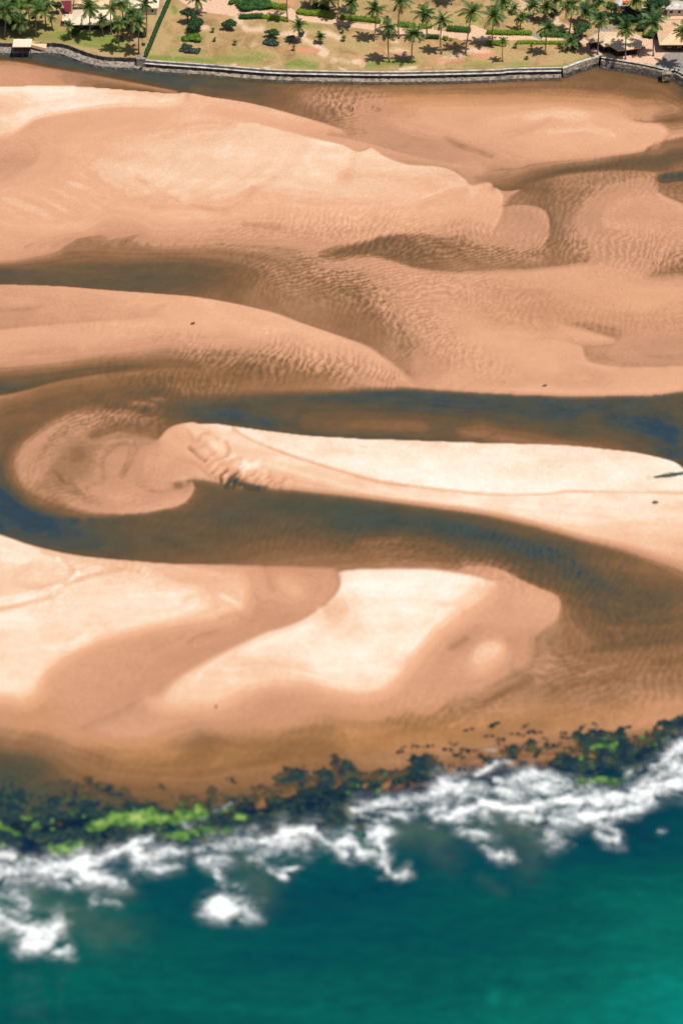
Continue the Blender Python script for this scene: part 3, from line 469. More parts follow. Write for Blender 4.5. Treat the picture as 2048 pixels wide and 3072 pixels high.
# ---------------------------------------------------------------- grid meshes
def axis(lo, hi, step, far_lo, far_hi, g=1.35):
    a = list(np.arange(lo, hi + step * .5, step)); s = step; x = a[-1]
    while x < far_hi: s *= g; x += s; a.append(x)
    s = step; x = a[0]
    while x > far_lo: s *= g; x -= s; a.insert(0, x)
    return np.array(a)
def grid_mesh(name, X, Y, Z, mat, attrs={}, face_mask=None, parent=None, smooth_sh=True):
    ny, nx = X.shape
    idx = np.arange(ny * nx).reshape(ny, nx)
    F = np.stack([idx[:-1, :-1], idx[:-1, 1:], idx[1:, 1:], idx[1:, :-1]], -1)
    if face_mask is not None: F = F[face_mask]
    F = F.reshape(-1, 4)
    used = np.unique(F); remap = np.full(ny * nx, -1, np.int64); remap[used] = np.arange(len(used)); F = remap[F]
    co = np.stack([X.ravel()[used], Y.ravel()[used], Z.ravel()[used]], 1).astype(np.float32)
    me = bpy.data.meshes.new(name); me.vertices.add(len(co)); me.vertices.foreach_set('co', co.ravel())
    me.loops.add(F.size); me.loops.foreach_set('vertex_index', F.ravel().astype(np.int32))
    me.polygons.add(len(F)); me.polygons.foreach_set('loop_start', (np.arange(len(F)) * 4).astype(np.int32))
    me.update(calc_edges=True)
    if smooth_sh: me.polygons.foreach_set('use_smooth', np.ones(len(F), bool))
    for k, v in attrs.items():
        a = me.attributes.new(k, 'FLOAT', 'POINT'); a.data.foreach_set('value', v.ravel()[used].astype(np.float32))
    me.materials.append(mat); o = bpy.data.objects.new(name, me); COL.objects.link(o)
    if parent: o.parent = parent
    return o
def tag(o, label=None, cat=None, group=None, kind=None):
    if label: o['label'] = label
    if cat: o['category'] = cat
    if group: o['group'] = group
    if kind: o['kind'] = kind
    return o

# seam between river shelf and sea, reef band, in photo x -> y
SX = np.array([-460, 0, 210, 400, 600, 780, 1000, 1170, 1330, 1500, 1700, 1850, 2048, 2500])
REEF_TOP = np.array([2370, 2370, 2335, 2345, 2345, 2320, 2280, 2290, 2250, 2215, 2195, 2180, 2150, 2110])
REEF_BOT = np.array([2590, 2570, 2560, 2530, 2540, 2490, 2430, 2400, 2350, 2330, 2345, 2340, 2260, 2200])
SEAM = REEF_TOP * .55 + REEF_BOT * .45

gx = axis(-172, 172, .42, -9000, 9000); gy = axis(395, 1040, .62, -2500, 1100)
GX, GY = np.meshgrid(gx, gy)
PX, PY = project(GX, GY, 0.0)
front = GY * cp + H * sp > 50
PX = np.where(front, PX, 1024); PY = np.where(front, PY, 9e3); PX = np.clip(PX, -3000, 5000)
s0 = np.clip(T.at(PX, PY), .03, .955); deepsea = smooth(PY, 2500, 2800); s0 = s0 * (1 - deepsea)
rp = np.maximum(RP.at(PX, PY), .03 + .08 * (1 - smooth(s0, .45, .75)) * smooth(s0, .05, .3) * smooth(fbm(GX, GY, 30, 2, 70), .35, .65)); rq = np.where((PX > 310) & (PX < 1090) & (PY > 1210) & (PY < 1510), RQ.at(PX, PY), 0); hu0 = HU.at(PX, PY)
Zs = np.interp(s0, [0, .5, .52, .65, .8, 1.0], [-1.2, -.05, .03, .28, .6, 1.0]) - 2.5 * deepsea
zone = smooth(PY, np.interp(PX, SX, REEF_TOP), np.interp(PX, SX, REEF_BOT) + 30)
Zs = Zs - 1.2 * zone; s0 = s0 * (1 - .8 * zone)
tag(grid_mesh('sand_flats', GX, GY, Zs, m_sand, {'s': s0, 'rip': rp, 'rq': rq, 'hue': hu0}), kind='structure')
cx_ = (PX[:-1, :-1] + PX[1:, 1:]) / 2; cy_ = (PY[:-1, :-1] + PY[1:, 1:]) / 2
is_river = cy_ < np.interp(cx_, SX, SEAM)
tag(grid_mesh('river', GX, GY, GX * 0, m_river, {'s': s0, 'rip': rp, 'rq': rq, 'hue': hu0}, is_river), kind='structure')

# ---------------------------------------------------------------- sea
SE = Field(-460, 2508, 2100, 3400, 8)
SE.L('O', list(zip(SX, REEF_TOP)), .02); SE.L('O', list(zip(SX, REEF_BOT - 30)), .0); SE.L('O', list(zip(SX, REEF_BOT + 60)), [.28, .32, .32, .28, .24, .2, .16, .14])
for x, y, v in [(0, 2950, .45), (0, 3072, .5), (250, 2850, .55), (500, 2800, .42), (800, 2850, .38), (700, 2700, .36), (900, 2700, .25), (600, 2980, .5), (1100, 2750, .3), (1300, 2700, .3), (1400, 2900, .45), (1200, 3000, .5), (1600, 2750, .4), (1650, 2950, .55), (1700, 3050, .6),
                (1900, 2800, .75), (2000, 2900, .85), (1950, 2700, .6), (2048, 2950, .9), (1850, 2950, .7), (1950, 2550, .15), (1800, 2600, .3), (1500, 3050, .6), (300, 3060, .5), (1000, 3060, .48), (2000, 3060, .62), (2300, 2900, .85), (-300, 2900, .4), (1000, 3390, .55), (0, 3390, .5), (2200, 3390, .6)]:
    SE.L('O', [(x, y)], v)
SE.solve()
SE.S('O', [(1480, 2990)], .3, 26); SE.S('O', [(1540, 3005)], .16, 26); SE.S('O', [(1600, 2940)], .1, 40); SE.S('O', [(650, 2920), (900, 2840), (1200, 2800)], -.06, 50)
MK = Field(-460, 2508, 2100, 3200, 8); MK.start()
for a in [('G', [(100, 720), (200, 760), (330, 840), (450, 900), (600, 920)], [.7, .8, .8, .8, .3], 55), ('G', [(450, 700), (600, 740)], .6, 30), ('G', [(1100, 560), (1180, 660), (1200, 760)], [.6, .9, .7], 45), ('H', [(220, 600), (400, 600), (480, 700)], [.9, 1, .6], 50),
          ('H', [(600, 580), (800, 600), (900, 620), (850, 760)], [.8, 1.1, 1.1, .4], 50), ('H', [(640, 820), (740, 880)], .25, 18)]: MK.S(*a[:4], mode='max')
m_sea, t, b, out = material('sea_water')
a = t.attr('tone'); mk = t.attr('murk')
vs = t.mapv((.012, .05, 1), .25); n = t.noise(1, 4, .55, vs, .5); n2 = t.noise(.35, 4, .6, t.mapv((.5, 1, 1), .2))
tone = t.math('ADD', a, t.range(n, .3, .7, -.13, .13)); tone = t.math('ADD', tone, t.range(n2, .3, .7, -.08, .08))
col = t.ramp(tone, [(0, alb(6, 34, 58)), (.2, alb(0, 62, 74)), (.42, alb(2, 78, 76)), (.65, alb(4, 98, 88)), (.9, alb(4, 128, 116)), (1, alb(24, 146, 128))])
col = t.mix(t.math('MULTIPLY', mk, t.range(t.noise(.15, 3), .3, .6, .15, .5)), col, alb(96, 108, 88))
t.link(t.math('MULTIPLY', t.range(t.math('ADD', t.attr('shore'), t.range(t.noise(.2, 4, .6), .3, .7, -.3, .3)), .0, 1.0, 0, 1, True), 1.0), b.inputs['Alpha']); t.link(col, b.inputs['Base Color']); b.inputs['Roughness'].default_value = .2; b.inputs['IOR'].default_value = 1.33; b.inputs['Specular IOR Level'].default_value = .25
bp = t.new('ShaderNodeBump'); bp.inputs['Distance'].default_value = .5; bp.inputs['Strength'].default_value = .6
wn = t.math('ADD', t.noise(.5, 4, .6, t.mapv((.6, 1.2, 1), .2)), t.math('MULTIPLY', t.noise(.07, 2, .5, t.mapv((.35, 1.6, 1), .25)), 6.0)); t.link(wn, bp.inputs['Height']); t.link(bp.outputs[0], b.inputs['Normal'])
sea_z = .12 * (fbm(GX * .5, GY, 9, 3, 5) - .5) * smooth(PY, 2450, 2650)
tag(grid_mesh('sea', GX, GY, sea_z, m_sea, {'tone': SE.at(PX, PY), 'murk': MK.at(PX, PY), 'shore': np.clip((PY - np.interp(PX, SX, SEAM)) / 90, 0, 1) * 1.4}, ~is_river & (cy_ > 2000)), kind='structure')

# ---------------------------------------------------------------- reef, algae, foam  (finer grid)
fx = np.arange(-150, 150, .38); fy = np.arange(430, 640, .40); FX, FY = np.meshgrid(fx, fy); QX, QY = project(FX, FY, 0.0)
rt = np.interp(QX, SX, REEF_TOP); rb = np.interp(QX, SX, REEF_BOT)
RE = Field(-460, 2508, 2050, 2700, 6); RE.start()
for a in [('G', [(-200, 400), (0, 370), (200, 350), (350, 400)], [.9, .9, .8, .6], 90), ('G', [(0, 500), (300, 500), (600, 520)], .8, 70), ('G', [(420, 230), (520, 270), (620, 300)], [.5, .6, .4], 26), ('G', [(480, 400), (700, 400), (950, 400)], .9, 60),
          ('G', [(700, 250), (730, 240)], .35, 24), ('G', [(840, 300), (900, 310)], .4, 26), ('G', [(1000, 300), (1100, 280), (1250, 250), (1350, 200), (1400, 260)], [.5, .5, .6, .7, .7], 40), ('G', [(1050, 220)], .35, 20), ('G', [(1100, 410), (1300, 420), (1500, 400)], .9, 55),
          ('G', [(1500, 230), (1500, 300), (1600, 300)], .8, 60), ('H', [(0, 300), (30, 360), (100, 420)], .8, 50), ('H', [(170, 350), (260, 340), (340, 300), (370, 270), (440, 340)], [.5, .7, .9, .9, .6], 40), ('H', [(0, 480), (60, 560)], .9, 50),
          ('H', [(320, 220), (400, 212)], .32, 12), ('H', [(500, 200), (490, 235)], .32, 14), ('H', [(650, 265), (730, 280)], .4, 16), ('H', [(760, 230), (850, 225), (900, 240), (870, 195)], .6, 22), ('H', [(950, 215), (1030, 220)], .45, 18), ('H', [(810, 300), (870, 300)], .4, 18),
          ('H', [(1030, 160), (1100, 180)], .5, 24), ('H', [(1140, 200), (1250, 220), (1350, 190), (1500, 180), (1650, 150)], .85, 50), ('H', [(1000, 280), (1150, 300), (1250, 300), (1350, 240)], .9, 45), ('H', [(1080, 370), (1200, 380), (1300, 360)], .8, 30),
          ('H', [(1300, 140), (1568, 120)], .5, 28), ('H', [(1350, 320), (1500, 290)], .6, 40), ('H', [(500, 310), (570, 320)], .35, 14), ('H', [(560, 240), (610, 235)], .3, 12), ('H', [(1568, 130), (1800, 90), (2200, 20)], .9, 55), ('G', [(-500, 420), (-200, 400)], .9, 90)]: RE.S(*a[:4], mode='max')
RE.S('G', [(930, 320), (1150, 330), (1350, 320), (1600, 300)], .62, 60, mode='max'); RE.S('G', [(0, 330), (250, 320), (420, 330)], .75, 60, mode='max'); RE.S('G', [(-50, 480), (300, 470), (800, 440), (1300, 400)], .9, 50, mode='max')
rm = RE.at(QX, QY) * smooth(QY, 2110, 2160)
n1 = fbm(FX, FY, 7.0, 5, 21, .62); n2 = fbm(FX, FY, 1.7, 3, 33, .6)
rh = rm * 1.45 - .85 + (n1 - .5) * 1.9 + (n2 - .5) * 1.1
rh = rh - 1.2 * (1 - smooth(rm, .02, .2)); rh = rh + (fbm(FX, FY, .9, 2, 37, .6) - .5) * .5; rh = np.clip(rh, -.6, .75); gulch = smooth(rh, -.2, .15)
Zr = -.35 + .9 * np.clip(rh + .35, 0, 2) + .25 * (n2 - .5) * gulch
m_reef, t, b, out = material('reef_rock')
n = t.noise(.35, 5, .7); c = t.ramp(n, [(.3, (.006, .018, .036, 1)), (.46, (.010, .030, .042, 1)), (.56, (.024, .050, .036, 1)), (.66, (.08, .085, .04, 1)), (.76, (.17, .12, .07, 1))]); t.link(c, b.inputs['Base Color']); b.inputs['Roughness'].default_value = .9; b.inputs['Specular IOR Level'].default_value = .08
rf = (rh > -.28); fm = rf[:-1, :-1] | rf[1:, 1:] | rf[1:, :-1] | rf[:-1, 1:]
tag(grid_mesh('rocky_reef', FX, FY, Zr, m_reef, {}, fm), 'low dark rocky reef between the orange shallows and the white surf', 'reef', kind='stuff')
AL = Field(-460, 2508, 2100, 2700, 4); AL.start()
for a in [('G', [(425, 430), (560, 400), (700, 395), (850, 395), (930, 370)], [1, 1.2, 1.3, 1.2, 1], [20, 24, 26, 26, 20]), ('G', [(720, 450), (850, 470), (950, 450), (1050, 440)], [.8, .9, .8, .5], 20), ('G', [(240, 530), (360, 520), (380, 480)], [.8, .9, .6], 20), ('G', [(160, 430), (180, 420)], 1, 12),
          ('G', [(100, 388), (140, 392)], .9, 9), ('G', [(0, 430), (60, 455), (90, 460)], .9, 11), ('G', [(240, 405)], .9, 11), ('G', [(245, 442)], .8, 9), ('G', [(320, 365), (345, 375)], .6, 10), ('G', [(385, 385)], .6, 8), ('G', [(905, 335), (915, 350)], 1.0, 13), ('G', [(820, 330), (855, 322)], .55, 9),
          ('G', [(1080, 385), (1120, 395)], .9, 12), ('G', [(1250, 380)], .7, 12), ('G', [(1395, 285)], .8, 9), ('G', [(1030, 290)], .45, 10), ('G', [(990, 380), (1040, 355)], .5, 10), ('G', [(100, 560), (170, 570)], .5, 14), ('G', [(15, 510)], .7, 12), ('G', [(200, 272)], .3, 8),
          ('G', [(1190, 315)], .35, 9), ('G', [(500, 312)], .35, 8), ('H', [(165, 420)], .8, 14), ('H', [(75, 395)], .5, 9), ('H', [(265, 355)], .5, 10), ('H', [(320, 345)], .45, 10), ('H', [(420, 370)], .6, 14), ('H', [(200, 345)], .35, 12), ('H', [(1100, 270)], 1.0, 12), ('H', [(865, 235)], .5, 9),
          ('H', [(1150, 210), (1200, 215), (1240, 220)], .8, 13), ('H', [(1170, 180), (1215, 178)], .8, 8), ('H', [(1380, 175)], .9, 10), ('H', [(1400, 150)], .7, 7), ('H', [(1440, 205)], .7, 8), ('H', [(1500, 178)], .6, 8), ('H', [(1260, 205)], .6, 8), ('H', [(1290, 160)], .4, 8), ('H', [(1340, 210)], .4, 7),
          ('H', [(1090, 375), (1150, 375), (1230, 385), (1290, 375)], .7, 18), ('H', [(1290, 330)], .4, 10), ('H', [(30, 430)], .5, 14)]: AL.S(*a[:4], mode='max')
am = AL.at(QX, QY); n3 = fbm(FX, FY, 3.2, 4, 55, .6)
av = am - .42 + (n3 - .5) * 1.5 + (fbm(FX, FY, 1.1, 2, 58, .6) - .5) * .7
m_alg, t, b, out = material('green_algae')
c = t.ramp(t.math('ADD', t.math('MULTIPLY', t.attr('v'), .55), t.range(t.noise(.5, 3), .3, .7, -.1, .5)), [(0, alb(10, 60, 45)), (.3, alb(44, 92, 34)), (.6, alb(100, 142, 50)), (1, alb(160, 182, 100))]); t.link(c, b.inputs['Base Color']); b.inputs['Roughness'].default_value = .7
av = av - 1.5 * (1 - smooth(am, .03, .2)); af = av > 0; am_ = af[:-1, :-1] & af[1:, 1:] & af[1:, :-1] & af[:-1, 1:]
tag(grid_mesh('green_algae', FX, FY, np.maximum(Zr, .02) + .08 + .12 * np.clip(av, 0, 1), m_alg, {'v': av}, am_), 'bright green algae growing on the dark reef rock', 'algae', kind='stuff')

FO = Field(-460, 2508, 2100, 2900, 4); FO.start()
for a in [  # left half
    ('G', [(-100, 600), (60, 640), (220, 620), (340, 620), (450, 590), (560, 560), (640, 510)], [.8, .9, 1, 1.3, 1.2, 1.1, 1.1], [22, 20, 24, 34, 24, 20, 16]), ('G', [(380, 600), (420, 660), (500, 670), (590, 690)], [1.2, 1.1, .8, .5], [30, 28, 24, 16]), ('G', [(300, 700), (330, 715)], 1.0, 11),
    ('G', [(360, 690), (400, 705)], 1.1, 13), ('G', [(600, 520), (680, 500)], 1.2, 14), ('G', [(640, 540), (700, 560), (770, 540), (850, 555)], [1.1, .95, .9, 1], [26, 24, 18, 12]), ('G', [(650, 590), (760, 600), (810, 620)], [.9, .8, .9], [24, 22, 12]), ('G', [(-50, 570), (40, 580)], 1, 18), ('G', [(130, 590), (200, 595)], .75, 14),
    ('G', [(0, 660), (60, 650)], .8, 16), ('G', [(60, 690), (200, 680)], .5, 24), ('G', [(440, 775), (445, 776)], .85, 10), ('G', [(500, 775), (540, 775)], .7, 9), ('G', [(100, 740), (130, 800)], .55, 26), ('G', [(-60, 820), (20, 860), (0, 900)], [.9, .9, .8], 26), ('G', [(80, 850), (130, 860)], .6, 16),
    ('G', [(60, 900), (140, 930), (230, 910), (290, 860)], [.9, 1.3, 1.3, 1.1], [24, 34, 32, 22]), ('G', [(110, 970), (200, 960), (240, 940)], 1.3, 26), ('G', [(230, 1020), (310, 1010), (345, 980), (320, 960)], [.6, .9, .9, .7], [10, 12, 12, 10]), ('G', [(300, 900), (310, 870)], .8, 16),
    ('G', [(980, 790), (1020, 770), (1060, 800)], [1.2, 1.3, 1.2], [28, 32, 30]), ('G', [(1000, 820), (1080, 830)], 1.25, 24), ('G', [(1100, 810), (1180, 830)], [.9, .7], 16), ('G', [(1130, 870), (1150, 860)], .7, 11),
    ('G', [(890, 540), (960, 520), (1040, 510), (1100, 490), (1140, 500)], [.6, .7, .9, 1, .9], [16, 22, 22, 20, 18]), ('G', [(930, 590), (1000, 590), (1030, 570)], [.9, .9, 1], [14, 22, 24]), ('G', [(990, 650), (1030, 655)], .9, 10), ('G', [(1030, 690)], .9, 9), ('G', [(1010, 620)], .8, 14),
    ('G', [(1150, 510), (1240, 480), (1320, 460), (1400, 440), (1440, 460), (1500, 510), (1568, 520)], [.8, 1, 1.1, 1.15, 1, 1.1, 1.15], [16, 20, 22, 20, 20, 16, 16]), ('G', [(1250, 510), (1340, 500), (1380, 520)], [1, 1, .7], 24), ('G', [(1170, 570), (1220, 610)], .55, 18), ('G', [(1250, 650), (1290, 665), (1330, 630)], [1.05, 1.1, .8], [10, 12, 9]),
    ('G', [(1270, 540), (1200, 560)], .6, 20), ('G', [(1540, 550), (1580, 560)], .9, 14), ('G', [(1160, 440), (1200, 445)], .35, 12), ('G', [(840, 420), (870, 430)], .5, 9), ('G', [(920, 410)], .55, 7), ('G', [(1090, 700)], .5, 14), ('G', [(100, 770), (20, 760)], .55, 20), ('G', [(980, 375), (1040, 350)], .5, 7),
    # right half
    ('H', [(-20, 670), (40, 660), (90, 690), (140, 680)], [1.2, 1.2, 1, 1], [22, 22, 16, 18]), ('H', [(140, 620), (190, 600), (200, 680), (170, 720)], [1, 1.1, 1.1, 1], [18, 20, 20, 20]), ('H', [(190, 740), (210, 790), (240, 810)], [1, 1, .9], [14, 14, 12]), ('H', [(260, 815), (310, 800)], 1.15, [13, 15]),
    ('H', [(80, 510), (180, 480), (300, 470), (330, 500)], [.9, .95, .95, .8], [18, 18, 20, 16]), ('H', [(90, 530), (200, 530), (280, 520)], [.6, .7, .8], 14), ('H', [(40, 600), (80, 620)], .45, 14), ('H', [(180, 560), (230, 560)], .6, 14), ('H', [(350, 450), (430, 440), (480, 400), (560, 400)], [.8, .9, 1.05, 1], [16, 22, 26, 28]),
    ('H', [(400, 490), (450, 480)], .8, 18), ('H', [(560, 440), (640, 430), (680, 480)], [.9, .75, .85], 26), ('H', [(720, 380), (800, 360), (900, 350), (980, 370), (1050, 385)], [.95, 1.05, 1.1, 1.05, .8], [18, 18, 20, 18, 14]), ('H', [(740, 420), (850, 410), (950, 410), (1050, 410), (1180, 425)], [.85, .75, .8, .8, .75], [28, 30, 30, 22, 14]),
    ('H', [(420, 540), (500, 515), (600, 510), (720, 500), (850, 490), (920, 485)], [1.1, 1.2, 1.1, 1.2, 1.3, 1.2], [16, 18, 14, 16, 22, 20]), ('H', [(520, 550), (640, 540), (700, 540)], [.9, .8, .9], [16, 16, 14]), ('H', [(850, 530), (910, 530)], 1.1, 18), ('H', [(960, 480), (1100, 460), (1250, 450), (1400, 430), (1568, 380)], [1.2, 1.2, 1.25, 1.2, 1.2], [18, 20, 22, 24, 28]),
    ('H', [(980, 540), (1080, 540), (1180, 530)], [.9, .95, 1.1], [24, 26, 28]), ('H', [(1180, 570), (1230, 580)], 1, 18), ('H', [(1240, 590), (1280, 620), (1270, 650), (1220, 655), (1180, 625)], [.9, .95, 1.1, 1, .8], [10, 10, 12, 11, 8]), ('H', [(1250, 500), (1350, 490), (1420, 460)], [1.1, 1.1, 1], [24, 18, 14]),
    ('H', [(1568, 230), (1500, 270), (1440, 300), (1400, 320)], [1.1, 1, .9, .8], [24, 22, 20, 16]), ('H', [(1540, 300), (1480, 350), (1400, 390), (1320, 400)], [1, .9, .9, .8], [28, 28, 22, 16]), ('H', [(1310, 325), (1330, 325)], .6, 9), ('H', [(1568, 340), (1700, 300), (1950, 250), (2250, 170)], 1.2, 34), ('H', [(1650, 380), (1900, 310), (2200, 240)], 1.0, 26), ('G', [(-480, 640), (-300, 610), (-100, 600)], 1.1, 28),
    ('H', [(620, 350), (660, 320), (720, 295), (780, 290)], [.95, .95, .8, .6], [9, 8, 7, 6]), ('H', [(640, 228), (670, 226)], .5, 7), ('H', [(590, 610), (650, 640), (700, 650)], [.6, .85, .6], [16, 16, 12]), ('H', [(690, 735), (760, 725), (780, 735)], [1, 1.15, .9], [11, 13, 10]), ('H', [(930, 610), (970, 620), (1010, 650)], [.7, .9, .6], [18, 22, 16]),
    ('H', [(970, 690), (1000, 680)], .5, 16), ('H', [(540, 590), (560, 600)], .5, 14), ('H', [(1060, 680)], .3, 12), ('H', [(1440, 612)], .7, 4), ('H', [(560, 580), (680, 720)], .45, 16)]:
    FO.S(*a[:4], mode='max')
    FO.S(a[0], a[1], np.minimum(.42, np.atleast_1d(a[2]) * .5), np.atleast_1d(a[3]) * 1.8 + 6, mode='max'); FO.S(a[0], a[1], np.atleast_1d(a[2]) * .75, np.atleast_1d(a[3]) * 1.3, mode='max')
wxn = (fbm(FX, FY, 9, 3, 61, .6) - .5) * 70 + (fbm(FX, FY, 2.5, 3, 62, .6) - .5) * 26; wyn = (fbm(FX, FY, 9, 3, 63, .6) - .5) * 46 + (fbm(FX, FY, 2.5, 3, 64, .6) - .5) * 20
fmask = FO.at(QX + wxn, QY + wyn)
n4 = fbm(FX, FY, 5.0, 5, 77, .62); n5 = fbm(FX, FY, 1.5, 3, 91, .6)
n6 = fbm(FX * .55, FY + FX * .12, 2.6, 5, 123, .72); n4 = fbm(FX * .6, FY + FX * .1, 4.5, 5, 77, .65); fv = fmask * 1.25 - .44 + (n4 - .5) * 1.0 + (n6 - .5) * 1.25 - 1.0 * (1 - smooth(fmask, .02, .5))
Zf = np.maximum(.05, np.where(rh > -.28, Zr, 0) + .06) + .12 + .30 * np.clip(fv, 0, 1.2) * n6 + .12 * n5
m_foam, t, b, out = material('sea_foam')
v = t.attr('v'); vv = t.math('ADD', v, t.range(t.noise(.8, 6, .75), .25, .75, -.62, .55))
ve = t.attr('veil'); lace = t.math('MULTIPLY', t.range(t.noise(.28, 5, .72, t.mapv((.7, 1.2, 1), .15), .6), .36, .64, 0, 1, True), t.range(t.noise(1.1, 4, .7), .3, .6, .35, 1))
al = t.math('MAXIMUM', t.range(vv, .0, 1.1, 0, .97), t.math('MULTIPLY', t.math('MULTIPLY', ve, lace), .62))
b.inputs['Base Color'].default_value = (.86, .89, .87, 1); b.inputs['Roughness'].default_value = .8; b.inputs['Specular IOR Level'].default_value = .2
bp = t.new('ShaderNodeBump'); bp.inputs['Distance'].default_value = .2; bp.inputs['Strength'].default_value = .5; t.link(t.noise(.8, 4, .65), bp.inputs['Height']); t.link(bp.outputs[0], b.inputs['Normal'])
t.link(al, b.inputs['Alpha'])
veil = smooth(fmask, .04, .55) * .9; ff = (fv > -.32) | (veil > .01); fm = ff[:-1, :-1] | ff[1:, 1:] | ff[1:, :-1] | ff[:-1, 1:]
tag(grid_mesh('sea_foam', FX, FY, Zf, m_foam, {'v': fv, 'veil': veil}, fm), 'broken white surf foam along the reef edge and in patches seaward', 'foam', kind='stuff')

# ---------------------------------------------------------------- land
LZ = 3.2
LA = {}
def landfield(name): f = Field(-460, 2508, -420, 300, 3); f.start(); LA[name] = f; return f
f = landfield('path')
for a in [('Q', [(230, -40), (400, 30), (560, 60), (660, 110)], [1.2, 1.4, 1.3, 1], [24, 26, 26, 16]), ('Q', [(560, 20), (700, 70), (850, 110), (1000, 130), (1150, 150)], [1.2, 1.2, 1.2, 1.2, 1.2], [18, 14, 11, 9, 9]), ('Q', [(1180, 110), (1210, 160)], 1.3, 13), ('Q', [(1200, 160), (1380, 175), (1568, 190)], 1.3, [10, 9, 8]),
          ('T', [(0, 185), (150, 200), (300, 225), (450, 245), (560, 260)], 1.3, 8), ('T', [(480, 220), (560, 215)], 1, 6), ('T', [(560, 260), (720, 280), (900, 290), (1050, 300)], 1.3, [9, 9, 10, 10]), ('T', [(1000, 250), (980, 310), (1100, 300)], 1.2, 9), ('T', [(1050, 310), (1250, 320), (1400, 330), (1568, 345)], 1.3, 10),
          ('T', [(1380, 260), (1500, 310)], 1.2, 12), ('O', [(1380, 110), (1470, 112), (1560, 112), (1640, 118), (1700, 118), (1745, 118)], [1.3, 1.3, 1.3, .9, .9, 1], [10, 11, 10, 7, 7, 8]), ('O', [(1745, 120), (1770, 140), (1795, 165), (1830, 178)], 1.2, 9), ('O', [(1830, 178), (1880, 172), (1930, 170), (1960, 178)], 1.4, [9, 16, 20, 16]),
          ('O', [(1880, 92), (1915, 118), (1960, 130), (1990, 130)], [1.2, 1.3, 1.4, 1.4], [8, 12, 14, 14]), ('O', [(1960, 140), (1940, 160), (1990, 165)], 1.4, 16), ('O', [(1930, 28), (1980, 40), (2048, 60)], [.8, 1.1, 1.1], [12, 10, 12]), ('O', [(2048, 20), (2030, 50)], 1, 14), ('O', [(1820, 60), (1860, 62), (1885, 55)], 1.2, [7, 7, 5]), ('O', [(1800, 55), (1830, 70)], 1.1, 7),
          ('P', [(280, 395), (360, 400), (430, 410)], 1.2, [6, 7, 6]), ('O', [(1640, 20), (1665, 40), (1672, 60)], [.8, 1, .8], 6), ('O', [(1530, -20), (1580, 8), (1600, 5)], .8, 8)]: f.S(*a[:4], mode='max')
f = landfield('pale')
for a in [('Q', [(380, 250), (430, 250)], .9, 8), ('Q', [(700, 170), (780, 260), (900, 270), (920, 250)], [.8, .8, .8, .7], 12), ('Q', [(1080, 310), (1280, 310), (1300, 350), (1380, 390), (1500, 470), (1480, 500)], [.8, 1, 1.1, .9, 1.1, 1.2], [9, 9, 12, 10, 10, 8]), ('T', [(40, 300), (100, 310), (170, 340)], [.8, 1.1, .9], 9), ('T', [(0, 480), (50, 480)], 1.1, 10),
          ('T', [(310, 560), (370, 560), (380, 590)], 1.1, 8), ('T', [(120, 540), (250, 560)], .6, 10), ('T', [(600, 460), (720, 460), (780, 470)], [.8, 1, .7], 9), ('T', [(1350, 450), (1450, 460), (1520, 480)], [1, 1.2, .9], 11), ('T', [(720, 630), (780, 620), (860, 610)], 1, 5), ('T', [(180, 620), (230, 635)], 1, 5), ('T', [(1100, 540), (1300, 500)], .8, 12),
          ('T', [(650, 370), (700, 375)], .6, 7), ('Q', [(830, 410), (870, 400)], .6, 9), ('Q', [(650, 590), (680, 585)], .9, 4), ('Q', [(930, 610), (990, 610)], .9, 4), ('O', [(1590, 55), (1580, 62)], 1, 5), ('O', [(1650, 62), (1700, 78), (1715, 90)], .9, 6), ('O', [(1800, 150), (1830, 165)], .8, 9), ('O', [(1700, 145), (1740, 138)], .5, 7), ('O', [(1540, 20), (1700, 30), (1760, 20)], .5, 14)]: f.S(*a[:4], mode='max')
f = landfield('rust')
for a in [('O', [(1000, 165), (1080, 172)], .5, 10), ('O', [(1280, 130), (1380, 140), (1460, 150)], .55, 8), ('O', [(720, 95), (780, 100)], .5, 10), ('O', [(1500, 150), (1620, 150)], .35, 10), ('O', [(600, 45), (680, 60)], .5, 14), ('Q', [(1080, 450), (1120, 460)], .9, 9), ('Q', [(1180, 430), (1300, 450), (1420, 460)], 1, 10), ('T', [(560, 440), (640, 470), (820, 490)], .7, 10), ('T', [(950, 610), (1000, 615)], 1.2, 5), ('T', [(1080, 540), (1200, 550), (1300, 540)], 1, 8), ('T', [(1380, 500), (1500, 500), (1568, 480)], [1.1, 1.2, .8], 8), ('T', [(390, 540), (380, 610)], .7, 7), ('T', [(240, 130), (250, 130)], .5, 8),
          ('Q', [(1180, 30), (1200, 40)], 1.4, 8), ('Q', [(1080, 20), (1140, 20)], .8, 8), ('T', [(1000, 500), (1060, 560)], .6, 14)]: f.S(*a[:4], mode='max')
f = landfield('green')
